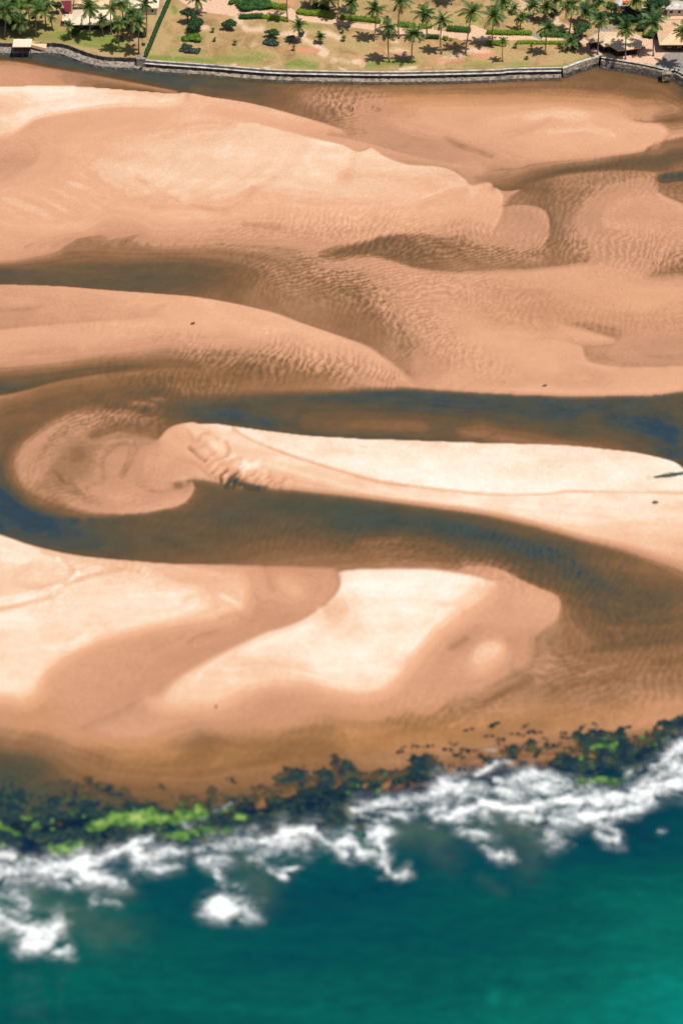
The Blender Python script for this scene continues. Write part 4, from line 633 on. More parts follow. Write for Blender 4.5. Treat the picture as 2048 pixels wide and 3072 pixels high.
for a in [('O', [(560, 175), (640, 185)], .7, 12), ('O', [(700, 150), (760, 160), (820, 175)], .5, 12), ('O', [(560, 90), (620, 100)], .35, 16), ('O', [(1060, 30), (1150, 20), (1300, 60), (1500, 70)], .3, 22), ('O', [(1400, 185), (1480, 192), (1600, 190)], .45, 8), ('O', [(20, 118), (150, 118), (300, 140), (400, 160)], [.6, .6, .9, .7], 9), ('O', [(230, 120), (300, 100), (360, 130)], .9, 16), ('P', [(0, 330), (200, 320), (450, 330), (700, 310), (850, 340), (950, 380), (1150, 400)], [.6, .8, .8, .9, 1, 1, .6], [16, 18, 20, 22, 24, 20, 14]), ('P', [(300, 240), (500, 260)], .6, 22), ('P', [(1360, 520), (1568, 525)], 1.1, 7), ('Q', [(0, 525), (150, 530), (350, 545), (500, 560)], [1.1, 1, .8, .8], 9), ('Q', [(500, 530), (800, 540), (900, 540)], .7, 16),
          ('Q', [(1150, 590), (1250, 570), (1400, 600)], [.9, 1.3, .8], 12), ('Q', [(100, 450), (400, 480)], .45, 14), ('Q', [(170, 350), (380, 350)], .8, 10), ('Q', [(120, 60), (140, 100)], .9, 10), ('T', [(380, 600), (600, 570), (720, 560), (860, 560)], [.7, .9, 1.1, .7], 12), ('T', [(1300, 600), (1568, 590)], .6, 9), ('T', [(0, 630), (1568, 628)], .5, 3),
          ('Q', [(940, 230), (1080, 230)], .5, 12), ('Q', [(1300, 230), (1450, 240)], .6, 10), ('O', [(1530, 204), (1690, 198), (1734, 182), (1780, 168)], .9, 5), ('O', [(1978, 152), (1992, 162)], 1.5, 8), ('O', [(1945, 191), (1965, 188)], 1.4, 4), ('O', [(1960, 168)], 1.2, 4), ('O', [(1874, 179)], 1.3, 5),
          ('O', [(1900, 85), (1925, 105), (1960, 118), (1975, 120)], .5, 10), ('O', [(1985, 80), (2020, 70)], .9, 14), ('T', [(200, 230), (250, 235)], .3, 8)]: f.S(*a[:4], mode='max')
f = landfield('cobble')
for a in [('O', [(2000, 175), (2040, 190), (2090, 210)], 1.5, [16, 26, 40]), ('O', [(1975, 195), (2010, 200)], 1.3, 10), ('O', [(2020, 165), (2060, 170)], 1.3, 12), ('O', [(1785, 95), (1830, 85), (1850, 78)], .9, 9), ('O', [(1600, 105), (1620, 115)], 1, 8)]: f.S(*a[:4], mode='max')

wx, wy = [], []
for px, py in spline(WALLTOP, 8): X_, Y_ = ground(px, py, LZ); wx.append(X_); wy.append(Y_)
wx = np.array(wx); wy = np.array(wy); o_ = np.argsort(wx); wx_s, wy_s = wx[o_], wy[o_]
lx = axis(-172, 172, .42, -9000, 9000); dv = np.r_[0, np.cumsum(np.r_[np.full(190, .62), .62 * 1.25 ** np.arange(1, 38)])]
LX, LV = np.meshgrid(lx, dv); LY = np.interp(LX, wx_s, wy_s) + LV
lpx, lpy = project(LX, LY, LZ); lpx = np.clip(lpx, -2000, 4000)
LZg = LZ + .35 * (fbm(LX, LY, 14, 3, 3) - .5) * smooth(LV, 0, 6)
fade = np.where((lpx > -450) & (lpx < 2500) & (lpy > -410), 1, 0)
m_land, t, b, out = material('dry_grass_ground')
nA = t.noise(.13, 5, .68, t.mapv((1, .8, 1), .1), .4); nB = t.noise(.8, 4, .7); nC = t.noise(2.2, 2, .7)
base = t.ramp(nA, [(.25, alb(150, 120, 84)), (.42, alb(186, 152, 104)), (.55, alb(208, 172, 122)), (.72, alb(172, 164, 92))])
jit = t.math('ADD', t.range(nA, .3, .7, -.25, .25), t.range(nB, .3, .7, -.22, .22))
def mk(attr, lo=.15, hi=.85): return t.range(t.math('ADD', t.attr(attr), t.math('MULTIPLY', jit, 1.0)), lo, hi)
def mk2(attr, lo, hi): return t.range(t.math('ADD', t.attr(attr), t.math('MULTIPLY', jit, .3)), lo, hi)
col = t.mix(mk('green'), base, t.ramp(nB, [(.3, alb(124, 146, 62)), (.7, alb(160, 160, 84))]))
col = t.mix(mk('pale'), col, alb(244, 208, 172)); col = t.mix(mk('rust', .3, 1.0), col, alb(232, 162, 124))
col = t.mix(mk2('path', .45, .6), col, t.ramp(nB, [(.3, alb(240, 190, 154)), (.7, alb(252, 216, 182))])); col = t.mix(mk2('cobble', .5, .65), col, t.ramp(nC, [(.3, alb(140, 130, 120)), (.7, alb(190, 178, 165))]))
col = t.mix(1.0, col, t.ramp(nC, [(.3, (.62, .62, .62, 1)), (.7, (1.12, 1.12, 1.12, 1))]), 'MULTIPLY')
t.link(col, b.inputs['Base Color']); b.inputs['Roughness'].default_value = .95; b.inputs['Specular IOR Level'].default_value = .1
bp = t.new('ShaderNodeBump'); bp.inputs['Distance'].default_value = .3; bp.inputs['Strength'].default_value = .7; t.link(nB, bp.inputs['Height']); t.link(bp.outputs[0], b.inputs['Normal'])
at_ = {k: np.where(fade > 0, v.at(lpx, lpy), 0) for k, v in LA.items()}
tag(grid_mesh('lawn_ground', LX, LY, LZg, m_land, at_), kind='structure')

# ---------------------------------------------------------------- mesh builder
class MB:
    def __init__(s): s.v = []; s.f = []; s.a = []
    def box(s, c, d, rot=0.0, tint=0.5):
        n = len(s.v); cr, sr = math.cos(rot), math.sin(rot)
        for x, y, z in ((-1, -1, -1), (1, -1, -1), (1, 1, -1), (-1, 1, -1), (-1, -1, 1), (1, -1, 1), (1, 1, 1), (-1, 1, 1)):
            X, Y = x * d[0] / 2, y * d[1] / 2; s.v.append((c[0] + X * cr - Y * sr, c[1] + X * sr + Y * cr, c[2] + z * d[2] / 2)); s.a.append(tint)
        for q in ((0, 3, 2, 1), (4, 5, 6, 7), (0, 1, 5, 4), (1, 2, 6, 5), (2, 3, 7, 6), (3, 0, 4, 7)): s.f.append(tuple(n + i for i in q))
    def quad(s, p, tint=.5):
        n = len(s.v); s.v += [tuple(q) for q in p]; s.a += [tint] * len(p); s.f.append(tuple(range(n, n + len(p))))
    def tube(s, pts, rad, k=6, tint=.5, cap=True):
        n0 = len(s.v); pts = [Vector(p) for p in pts]
        for i, p in enumerate(pts):
            d = (pts[min(i + 1, len(pts) - 1)] - pts[max(i - 1, 0)]).normalized()
            a = d.orthogonal().normalized() if i == 0 else (a - d * a.dot(d)).normalized(); bb = d.cross(a)
            for j in range(k):
                th = 2 * math.pi * j / k; q = p + (a * math.cos(th) + bb * math.sin(th)) * rad[i]; s.v.append(tuple(q)); s.a.append(tint)
        for i in range(len(pts) - 1):
            for j in range(k): s.f.append((n0 + i * k + j, n0 + i * k + (j + 1) % k, n0 + (i + 1) * k + (j + 1) % k, n0 + (i + 1) * k + j))
        if cap: s.f.append(tuple(n0 + j for j in range(k))[::-1]); s.f.append(tuple(n0 + (len(pts) - 1) * k + j for j in range(k)))
    def mesh(s, name, mat, sm=False):
        me = bpy.data.meshes.new(name); me.from_pydata(s.v, [], s.f); a = me.attributes.new('tint', 'FLOAT', 'POINT'); a.data.foreach_set('value', s.a)
        if sm: me.polygons.foreach_set('use_smooth', [True] * len(me.polygons))
        me.materials.append(mat); return me
    def build(s, name, mat, parent=None, sm=False): return link(name, s.mesh(name, mat, sm), parent)
def link(name, me, parent=None):
    o = bpy.data.objects.new(name, me); COL.objects.link(o)
    if parent: o.parent = parent
    return o
def empty(name, loc, rz=0.0, sc=1.0):
    o = bpy.data.objects.new(name, None); COL.objects.link(o); o.location = loc; o.rotation_euler = (0, 0, rz); o.scale = (sc,) * 3; return o
def simple(name, stops, scale=1.0, rough=.85, detail=3, bump=0.0, spec=.2):
    m, t, b, out = material(name); n = t.noise(scale, detail, .65); t.link(t.ramp(n, stops), b.inputs['Base Color']); b.inputs['Roughness'].default_value = rough; b.inputs['Specular IOR Level'].default_value = spec
    if bump:
        bp = t.new('ShaderNodeBump'); bp.inputs['Distance'].default_value = bump; t.link(n, bp.inputs['Height']); t.link(bp.outputs[0], b.inputs['Normal'])
    return m
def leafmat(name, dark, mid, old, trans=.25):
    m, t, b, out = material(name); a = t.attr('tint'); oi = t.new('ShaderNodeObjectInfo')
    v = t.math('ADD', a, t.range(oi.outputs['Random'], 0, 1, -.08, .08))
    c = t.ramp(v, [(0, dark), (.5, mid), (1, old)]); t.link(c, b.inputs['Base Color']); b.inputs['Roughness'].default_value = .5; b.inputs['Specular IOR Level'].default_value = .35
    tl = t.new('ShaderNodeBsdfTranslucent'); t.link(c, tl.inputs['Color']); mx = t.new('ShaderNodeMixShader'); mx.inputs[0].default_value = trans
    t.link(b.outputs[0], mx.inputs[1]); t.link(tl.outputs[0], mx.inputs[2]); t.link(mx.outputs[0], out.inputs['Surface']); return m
M_palm = leafmat('palm_leaf', (.035, .105, .03, 1), (.15, .23, .04, 1), (.50, .40, .14, 1))
M_tree = leafmat('tree_leaf', (.012, .05, .02, 1), (.035, .10, .025, 1), (.10, .19, .04, 1))
M_grey = leafmat('grey_leaf', (.03, .06, .045, 1), (.07, .11, .07, 1), (.16, .2, .12, 1))
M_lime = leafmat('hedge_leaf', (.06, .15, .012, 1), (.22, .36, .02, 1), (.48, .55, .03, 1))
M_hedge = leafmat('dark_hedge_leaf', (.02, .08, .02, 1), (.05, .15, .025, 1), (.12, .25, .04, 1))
M_trunk = simple('palm_bark', [(.3, (.16, .12, .085, 1)), (.7, (.36, .29, .21, 1))], 2.0)
M_bark = simple('bark', [(.3, (.08, .06, .04, 1)), (.7, (.18, .13, .09, 1))], 2.0)
M_white = simple('pale_concrete', [(.28, (.22, .20, .17, 1)), (.45, (.50, .47, .42, 1)), (.7, (.80, .76, .70, 1))], .55, .9, 5, .05)
M_stone = simple('seawall_stone', [(.28, (.07, .06, .05, 1)), (.45, (.24, .20, .16, 1)), (.7, (.50, .43, .35, 1))], 1.0, .9, 4, .4)
M_dark = simple('wet_and_shaded_stone', [(.3, (.015, .017, .026, 1)), (.55, (.07, .06, .055, 1)), (.72, (.26, .22, .18, 1))], .9, .7, 4, .4)  # wet base; also overhang shadow put in as colour on faces above it
M_cream = simple('cream_roof', [(.3, alb(250, 216, 178)), (.7, alb(255, 238, 215))], .7, .9, 4, .08)
M_peach = simple('peach_tile_roof', [(.3, alb(248, 196, 150)), (.7, alb(255, 218, 178))], .5, .9, 4, .08)
M_thatch = simple('thatch', [(.3, alb(206, 172, 132)), (.5, alb(240, 208, 168)), (.7, alb(254, 228, 192))], 1.1, .95, 5, .3)
M_maroon = simple('maroon_canvas', [(.3, alb(110, 40, 58)), (.7, alb(140, 52, 70))], .8)
M_wall = simple('plaster_wall', [(.3, (.55, .5, .45, 1)), (.7, (.7, .66, .6, 1))], .5)
M_timber_shade = simple('dark_timber_and_shade', [(.3, (.03, .025, .02, 1)), (.7, (.08, .06, .045, 1))], 1.0)  # dark timber colour; also stands for shade under roofs and eaves
M_orange = simple('orange_cloth', [(.3, alb(235, 95, 40)), (.7, alb(245, 120, 60))], .8)
M_drift = simple('driftwood', [(.3, (.03, .025, .022, 1)), (.7, (.12, .09, .07, 1))], 2.0)
M_boulder = simple('dark_boulder', [(.3, (.04, .04, .06, 1)), (.7, (.13, .12, .15, 1))], 1.5)
M_rock = m_reef
M_glass = simple('window_glass', [(.3, (.02, .03, .05, 1)), (.7, (.05, .07, .1, 1))], .5, .15)
M_rubble = simple('rubble_stone', [(.28, (.035, .03, .025, 1)), (.45, (.22, .175, .125, 1)), (.7, (.50, .41, .30, 1))], .8, .95, 4, .4)

# ---------------------------------------------------------------- seawalls
def wall_piece(x0, x1, label, prof):
    """prof: list of (name, material, [(out, z), ...]) swept along the top line of the wall"""
    P = np.array([p for p in spline(WALLTOP, 10) if x0 <= p[0] <= x1]); W = np.array([ground(a, b, LZ) for a, b in P]); W, _ = resample(W, .7)
    Tn = np.gradient(W, axis=0); Tn /= np.hypot(Tn[:, 0], Tn[:, 1])[:, None]; N = np.stack([Tn[:, 1], -Tn[:, 0]], 1)
    mid = W[len(W) // 2]; root = empty('seawall', (mid[0], mid[1], 0)); tag(root, label, 'seawall', 'seawalls along the shore')
    for nm, mat, pr, rough in prof:
        pr2 = []
        for (a, b), (c, d) in zip(pr[:-1], pr[1:]):
            k = max(1, int(math.hypot(c - a, d - b) / .5)); pr2 += [(a + (c - a) * i / k, b + (d - b) * i / k) for i in range(k)]
        pr2.append(pr[-1]); O = np.array(pr2)
        X = W[:, None, 0] + N[:, None, 0] * O[None, :, 0]; Y = W[:, None, 1] + N[:, None, 1] * O[None, :, 0]; Z = np.repeat(O[None, :, 1], len(W), 0)
        nz = (fbm(X * 1.0 + Z * 3, Y + Z * 2, 1.6, 3, 8) - .5) * rough * 1.5; X = X + N[:, None, 0] * nz; Y = Y + N[:, None, 1] * nz; Z = Z + nz * .7
        me_o = grid_mesh(nm, X - mid[0], Y - mid[1], Z, mat, {}, None, root, smooth_sh=False)
        me_o.data.flip_normals() if False else None
    return root
central = [('coping', M_white, [(-.3, LZ - .25), (-.3, LZ + .18), (.3, LZ + .18), (.3, LZ - .1), (.1, LZ - .1)], .14), ('wall_face', M_stone, [(.1, LZ - .1), (.12, LZ - .9)], .14), ('ledge', M_white, [(.12, LZ - .9), (.8, LZ - .95), (.82, LZ - 1.1), (.5, LZ - 1.15)], .22),
           ('lower_face', M_dark, [(.5, LZ - 1.15), (.55, LZ - 2.3)], .3), ('footing', M_rubble, [(.55, LZ - 2.3), (1.5, LZ - 2.6), (1.9, LZ - 2.95)], .7), ('wet_base', M_dark, [(1.9, LZ - 2.95), (2.7, -.1), (3.0, -1.2)], .6)]  # lower face is coloured dark for the shadow of the ledge
leftp = [('coping', M_rubble, [(-.2, LZ - .25), (-.2, LZ + .12), (.15, LZ + .12), (.15, LZ - .1)], .06), ('wall_face', M_dark, [(.1, LZ - .1), (.2, LZ - 1.5)], .2), ('footing', M_stone, [(.2, LZ - 1.5), (1.6, LZ - 2.0), (2.6, LZ - 2.6)], .8), ('wet_base', M_dark, [(2.6, LZ - 2.6), (3.4, -.2), (3.7, -1.2)], .6)]
bastion = [('coping', M_white, [(-.5, LZ - .25), (-.5, LZ + .15), (.3, LZ + .15), (.4, LZ - .2)], .1), ('wall_face', M_rubble, [(.4, LZ - .2), (.9, LZ - 2.2)], .3), ('wet_base', M_dark, [(.9, LZ - 2.2), (1.5, -.1), (1.7, -1.2)], .4)]
rightp = [('coping', M_white, [(-.3, LZ - .25), (-.3, LZ + .15), (.25, LZ + .15), (.25, LZ - .1)], .05), ('wall_face', M_dark, [(.15, LZ - .1), (.25, LZ - .7)], .15), ('ledge', M_rubble, [(.25, LZ - .7), (.9, LZ - .95)], .2), ('lower_face', M_stone, [(.9, LZ - .95), (1.0, LZ - 2.4)], .3), ('wet_base', M_dark, [(1.0, LZ - 2.4), (1.9, -.1), (2.1, -1.2)], .4)]
wall_piece(-460, 430, 'dark stone seawall with thin pale coping curving below the palm garden at the left', leftp)
wall_piece(430, 1684, 'long pale seawall with white coping and a shadowed ledge below the open dry lawn', central)
wall_piece(1684, 1800, 'short weathered grey seawall bending back beside the thatched pavilion', bastion)
wall_piece(1800, 2300, 'grey stepped seawall below the paved terrace at the right', rightp)
def place(px, py, z=LZ): x, y = ground(px, py, z); return Vector((x, y, z))
pp = place(424, 178); o = MB(); o.box((0, 0, -1.2), (3.2, 2.2, 3.4)); o.box((0, 0, .7), (3.4, 2.4, .3)); q = o.build('wall_pier', M_stone); q.location = pp; tag(q, 'square grey stone pier where the diagonal hedge meets the seawall', 'wall pier')
pp = place(1997, 216); o = MB(); o.box((0, -.6, -1.4), (3.0, 2.6, 2.6)); o.box((0, -.6, .05), (3.3, 2.9, .3)); q = o.build('wall_block', M_rubble); q.location = pp; tag(q, 'pale stone block standing against the seawall below the cobbles', 'stone block')
for i, (x, l) in enumerate([(2008, 'small dark mooring post nearest the stone block'), (2022, 'middle small dark mooring post on the cobbled quay edge'), (2034, 'small dark mooring post at the quay corner')]):
    o = MB(); o.tube([(0, 0, 0), (0, 0, .9), (0, 0, 1.0)], [.22, .22, .3], 8); q = o.build('mooring_post', M_timber_shade); q.location = place(x, 211 + i * 2); tag(q, l, 'post', 'mooring posts on the quay')

# ---------------------------------------------------------------- palms
def crown_mesh(seed, big=1.0, old=.35, n=26, young=False):
    r = random.Random(seed); m = MB()
    for i in range(n):
        u = (i + .5) / n; az = i * 2.39996 + r.uniform(-.25, .25)
        e0 = math.radians(84 - 128 * u ** .85 + r.uniform(-16, 16)); L = (4.3 if not young else 3.2) * big * r.uniform(.7, 1.15) * (.75 + .25 * math.sin(math.pi * min(1, u + .15)))
        droop = math.radians(r.uniform(55, 85)) * (1 - .35 * u)
        tint = min(1, max(0, .12 + .35 * u + r.uniform(-.12, .12) + (.5 if (u > 1 - old * .5 and r.random() < .6) else 0)))
        if r.random() < .15: tint = min(1, tint + .25)
        K = 9; p = Vector((0, 0, 0)); pts = [p.copy()]; dirs = []
        wob = r.uniform(-.3, .3)
        for k in range(K):
            f = (k + .5) / K; e = e0 - droop * f ** 1.4; a2 = az + wob * f
            d = Vector((math.cos(a2) * math.cos(e), math.sin(a2) * math.cos(e), math.sin(e))); dirs.append(d); p = p + d * (L / K); pts.append(p.copy())
        m.tube(pts[::2] + [pts[-1]], [.06, .05, .04, .03, .02, .01][:len(pts[::2]) + 1], 3, min(1, tint + .2), False)
        for k in range(K * 3):
            f = (k + 1.5) / (K * 3 + 1); j = min(K - 1, int(f * K)); q = pts[j].lerp(pts[j + 1], f * K - j) if j < K else pts[-1]; d = dirs[j]
            side = d.cross(Vector((0, 0, 1))); side = side.normalized() if side.length > .05 else Vector((1, 0, 0)); up = side.cross(d)
            ll = (1.05 if not young else .8) * big * math.sin(math.pi * min(1, f * .8 + .16)) ** .7 * r.uniform(.8, 1.15)
            for sg in (-1, 1):
                if r.random() < .06: continue
                v = (side * sg * .85 + d * .55 + Vector((0, 0, -1)) * r.uniform(.15, .7)).normalized(); tip = q + v * ll; w_ = d * .10
                m.quad([q - w_, q + w_, tip + w_ * .35, tip - w_ * .35], min(1, max(0, tint + r.uniform(-.08, .08))))
    return m.mesh('crown', M_palm)
CROWNS = [crown_mesh(100 + i, .92 + .05 * (i % 4), n=16 + i, old=.5 + .06 * i) for i in range(9)]
YOUNG = [crown_mesh(200 + i, .6, .1, 14, True) for i in range(2)]
THIN = [crown_mesh(300, .8, .5, 15)]
def nuts_mesh():
    m = MB(); r = random.Random(3)
    for i in range(7):
        a = i * .9; c = Vector((math.cos(a) * .35, math.sin(a) * .35, -.35 - r.random() * .25)); m.tube([c + Vector((0, 0, .16)), c + Vector((0, 0, .08)), c - Vector((0, 0, .08)), c - Vector((0, 0, .16))], [.03, .13, .13, .03], 6, .4)
    return m.mesh('coconuts', M_bark)
NUTS = nuts_mesh()
def palm(bx, by, cx, cy, size, kind, label, group='coconut palms in the seaside garden'):
    b = place(bx, by); X, Z = at_plane_y(cx, cy, b.y + R.uniform(-.4, .4)); r = R
    top = Vector((X - b.x, R.uniform(-.3, .3), Z - LZ))
    root = empty('palm_tree', b); tag(root, label, 'palm tree', group)
    m = MB(); bend = Vector((r.uniform(-.5, .5), r.uniform(-.4, .4), 0)); n = 9; hh = top.z; rr = .24 if kind == 'c' else .17
    pts = [top * (i / n) + bend * math.sin(math.pi * i / n) * min(1, hh / 10) for i in range(n + 1)]
    m.tube(pts, [rr * (1.7 if i == 0 else 1.05 - .35 * i / n) for i in range(n + 1)], 8); m.build('trunk', M_trunk, root, True)
    me = {'c': CROWNS, 'y': YOUNG, 't': THIN}[kind]; me = me[r.randrange(len(me))]
    c = link('crown', me, root); c.location = top; c.rotation_euler = (r.uniform(-.12, .12), r.uniform(-.12, .12), r.uniform(0, 6.28)); k_ = size * (1.22 * r.uniform(.9, 1.1) if kind != 'y' else 1.5); c.scale = (k_, k_, k_ * r.uniform(1.0, 1.12))
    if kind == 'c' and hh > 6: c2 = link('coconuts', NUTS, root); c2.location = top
    return root
PALMS = [
 (1120, 123, 1125, 30, 1.05, 'c', 'tall palm behind the lime hedge with its dark star shadow on the lawn left'),
 (1167, 187, 1166, 80, 1.05, 'c', 'tall palm near the seawall, left of the pair standing closest to the wall'),
 (1235, 189, 1242, 100, 1.0, 'c', 'palm closest to the seawall, crown low and spread over the pale dirt'),
 (1323, 162, 1326, 62, 1.0, 'c', 'palm on bare dirt right of the closest pair, crown over the sandy path'),
 (1196, 115, 1201, 4, 1.05, 'c', 'very tall palm cut by the top of the photo, above the gap in the hedges'),
 (1278, 117, 1273, 40, 1.05, 'c', 'tall palm behind the path, its dense dark crown left of a similar one'),
 (1395, 161, 1414, 38, 1.1, 'c', 'tall palm leaning right from a rust stained patch of bare dirt'),
 (1476, 138, 1481, 46, 1.05, 'c', 'tall palm with loose left tilted crown standing behind the short hedge on the path'),
 (1559, 96, 1561, 52, .85, 'c', 'short palm with yellow green fronds behind the long lime hedge'),
 (1635, 164, 1641, 80, .95, 'c', 'palm in front of the lower hedge, star shadow on brown lawn to its left'),
 (1597, 55, 1597, 16, .8, 'c', 'short dark trunked palm beside a pale stone patch behind the hedges'),
 (1637, 68, 1638, 22, .95, 'c', 'palm with broad crown right of the short dark trunked one'),
 (1705, 101, 1710, 14, 1.15, 'c', 'very tall palm with a thick pale trunk near the round green tree'),
 (1507, 186, 1509, 122, .75, 't', 'thin palm with a small drooping crown on the lawn by the seawall'),
 (1505, 26, 1508, 4, .9, 'c', 'palm far back whose crown is cut by the top edge above the middle hedge'),
 (1542, 42, 1542, 24, .55, 'c', 'small young palm on open ground far behind the middle hedge'),
 (1705, 151, 1708, 126, .8, 'c', 'short leafy palm at the right end of the lower hedge'),
 (1668, 42, 1667, 2, .9, 'c', 'palm at the top edge left of the thick trunked one'),
 (1791, 164, 1798, 58, 1.0, 'c', 'tall palm at the bend of the seawall in front of the pavilion'),
 (1874, 178, 1875, 88, 1.1, 'c', 'tall palm growing from a green tuft in the paved terrace before the pavilion'),
 (1958, 168, 1958, 66, 1.05, 'c', 'tall slim palm on the terrace left of the big peach roof'),
 (1906, 68, 1906, 2, 1.0, 'c', 'slim pale trunked palm in front of the dark hedge shadow at the top right'),
 (1755, 71, 1753, 30, .95, 'c', 'palm behind the round green tree'),
 (1797, 46, 1796, 4, .9, 'c', 'far palm at the top edge, right one of a pair with bare trunks'),
 (1782, 30, 1782, -14, .9, 'c', 'far palm at the top edge, left one of a pair with bare trunks'),
 (2052, 204, 2048, 96, 1.05, 'c', 'palm half cut by the right edge, hanging over the peach roof'),
 (1353, 15, 1352, -60, 1.0, 'c', 'bare palm trunk at the top edge behind the two dense crowns'),
 (1063, 42, 1066, -40, 1.0, 'c', 'palm trunk at the top edge behind the hedge, right of the grey trunk'),
 (1013, 58, 1013, -30, 1.0, 'c', 'grey palm trunk rising behind the hedge left of its darker neighbour'),
 (1046, 82, 1055, 2, .95, 'c', 'leaning palm that starts from the sandy path'),
 (863, 66, 862, -52, 1.0, 'c', 'lone thin palm trunk beside the end of the yellow hedge'),
 (900, 128, 897, 74, .85, 'c', 'dark round crowned palm beside the white dirt patch'),
 (961, 130, 961, 106, .9, 'y', 'small bright young palm right of the white dirt patch'),
 (590, 42, 593, -4, .95, 'c', 'palm at the top edge behind the dark spreading tree'),
 (940, 22, 940, -20, 1.0, 'c', 'dark palm at the top edge above the left end of the long hedge'),
 (985, 30, 980, -8, 1.0, 'c', 'shadowy palm at the top edge just left of the grey trunk'),
 # left garden
 (271, 120, 268, 22, 1.05, 'c', 'tall palm in front of the cream roofs of the left house'),
 (109, 110, 115, 28, 1.05, 'c', 'tall palm with a wide crown right of the bright green tree'),
 (161, 92, 156, 53, .55, 'c', 'small yellow green palm left of the house'),
 (66, 106, 62, 62, .95, 'c', 'low palm with golden fronds behind the white boat shelter'),
 (14, 112, 15, 28, 1.1, 'c', 'dark palm at the left edge of the garden'),
 (30, 92, 38, 6, 1.0, 'c', 'palm at the top left corner, right of the one on the edge'),
 (92, 78, 90, 6, 1.0, 'c', 'palm crown against the top edge above the golden fronds'),
 (140, 84, 138, 10, .9, 'c', 'yellow topped palm at the top edge beside the maroon canvas'),
 (215, 118, 208, 78, .6, 'c', 'low dark palm at the left corner of the house'),
 (335, 104, 333, 24, .95, 'c', 'palm covering the right end of the cream roofs'),
 (360, 156, 356, 68, 1.0, 'c', 'tall yellowish palm near the seawall in the left garden'),
 (417, 162, 416, 64, 1.0, 'c', 'thin trunked palm nearest the diagonal hedge'),
 (437, 110, 436, 12, 1.0, 'c', 'tall palm against the pale roofs beside the diagonal hedge'),
 (398, 122, 396, 44, 1.0, 'c', 'shadowed palm in the middle of the right cluster of the left garden'),
 (372, 96, 368, 10, .95, 'c', 'palm at the top edge behind the yellowish palm'),
 (310, 108, 306, 60, .7, 'c', 'short palm leaning over the front edge of the cream roof'),
]
for p in PALMS: palm(*p)
YP = [(642, 124, 644, 116, .35, 'y', 'tiny dark green young palm left of the yellow sprout'), (640, 98, 639, 88, .4, 'y', 'small upright young palm above the tiny dark green one'), (706, 134, 705, 124, .4, 'y', 'yellow palm sprout with a dark shadow on the lawn'), (1031, 124, 1031, 112, .45, 'y', 'thin yellow young palm on the pale dirt patch'),
      (1027, 100, 1027, 92, .4, 'y', 'small dark young palm above the thin yellow one'), (1545, 144, 1546, 135, .45, 'y', 'small green young palm in front of the lower hedge gap'), (1579, 178, 1579, 170, .4, 'y', 'tiny yellow young palm on brown lawn by the seawall'), (881, 152, 881, 142, .35, 'y', 'tiny sprout below the grey shrub'),
      (1980, 52, 1981, 40, .5, 'y', 'small palm added in place of a palm shadow on the sandy road at the top right'), (1592, 150, 1592, 136, .3, 'y', 'tiny yellow sprout above a palm shadow')]  # the lone one on the road is added where a palm shadow lies
for p in YP: palm(*p, group='young palms planted on the lawn')

# ---------------------------------------------------------------- leafy masses
def leaf_cloud(m, c, rad, n, leaf, r, tint0=.4, shell=.55):
    c = Vector(c)
    for _ in range(n):
        d = Vector((r.gauss(0, 1), r.gauss(0, 1), r.gauss(0, 1))).normalized(); f = shell + (1 - shell) * r.random() ** .6
        p = c + Vector((d.x * rad[0], d.y * rad[1], d.z * rad[2])) * f
        if p.z < .03: continue
        a = Vector((r.gauss(0, 1), r.gauss(0, 1), r.gauss(0, .6))).normalized(); nn = (d + Vector((0, 0, .5)) + a * .7).normalized(); u = nn.orthogonal().normalized(); u = (u * math.cos(a.x * 3) + nn.cross(u) * math.sin(a.x * 3)); v = nn.cross(u); s_ = leaf * r.uniform(.7, 1.3)
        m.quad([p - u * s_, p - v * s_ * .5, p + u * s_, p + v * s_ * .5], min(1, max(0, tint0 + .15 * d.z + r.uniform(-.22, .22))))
def ball(m, c, rad, tint, r):
    n0 = len(m.v); nu, nv = 10, 6
    for j in range(nv + 1):
        ph = math.pi * j / nv
        for i in range(nu):
            th = 2 * math.pi * i / nu; k = r.uniform(.85, 1.05); m.v.append((c[0] + rad[0] * math.sin(ph) * math.cos(th) * k, c[1] + rad[1] * math.sin(ph) * math.sin(th) * k, max(.0, c[2] + rad[2] * math.cos(ph) * k))); m.a.append(tint)
    for j in range(nv):
        for i in range(nu): m.f.append((n0 + j * nu + i, n0 + (j + 1) * nu + i, n0 + (j + 1) * nu + (i + 1) % nu, n0 + j * nu + (i + 1) % nu))
def tree(px, py, h, rx, label, cat, mat, name='leafy_tree', seed=1, lobes=7, trunk=True, flat=.55, dens=1.0, group=None, tint=.4):
    """px,py: photo position of the crown centre; h: crown centre height above ground; rx crown radius in m"""
    r = random.Random(seed); x, y = ground(px, py, LZ + h); root = empty(name, (x, y, LZ)); tag(root, label, cat, group)
    m = MB()
    for i in range(lobes):
        a = i * 2.4; d = rx * .72 * math.sqrt((i + .3) / lobes) * r.uniform(.8, 1.15); k = rx * r.uniform(.26, .58); c = (d * math.cos(a), d * math.sin(a), max(k * flat * .7, h + r.uniform(-.25, .3) * rx * flat))
        ball(m, c, (k * .62, k * .62, k * flat * .62), .15, r); leaf_cloud(m, c, (k, k, k * flat), int(230 * dens * (k / 1.5) ** 2), .30, r, tint)
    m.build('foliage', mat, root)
    m = MB(); 
    if trunk:
        m.tube([(0, 0, 0), (.1, 0, h * .4), (.05, .1, h * .85)], [.28, .2, .14], 7)
        for i in range(4): a = i * 1.6 + .3; m.tube([(.08, 0, h * .45), (math.cos(a) * rx * .3, math.sin(a) * rx * .3, h * .8), (math.cos(a) * rx * .55, math.sin(a) * rx * .55, h)], [.14, .09, .04], 5)
        m.build('trunk', M_bark, root)
    return root
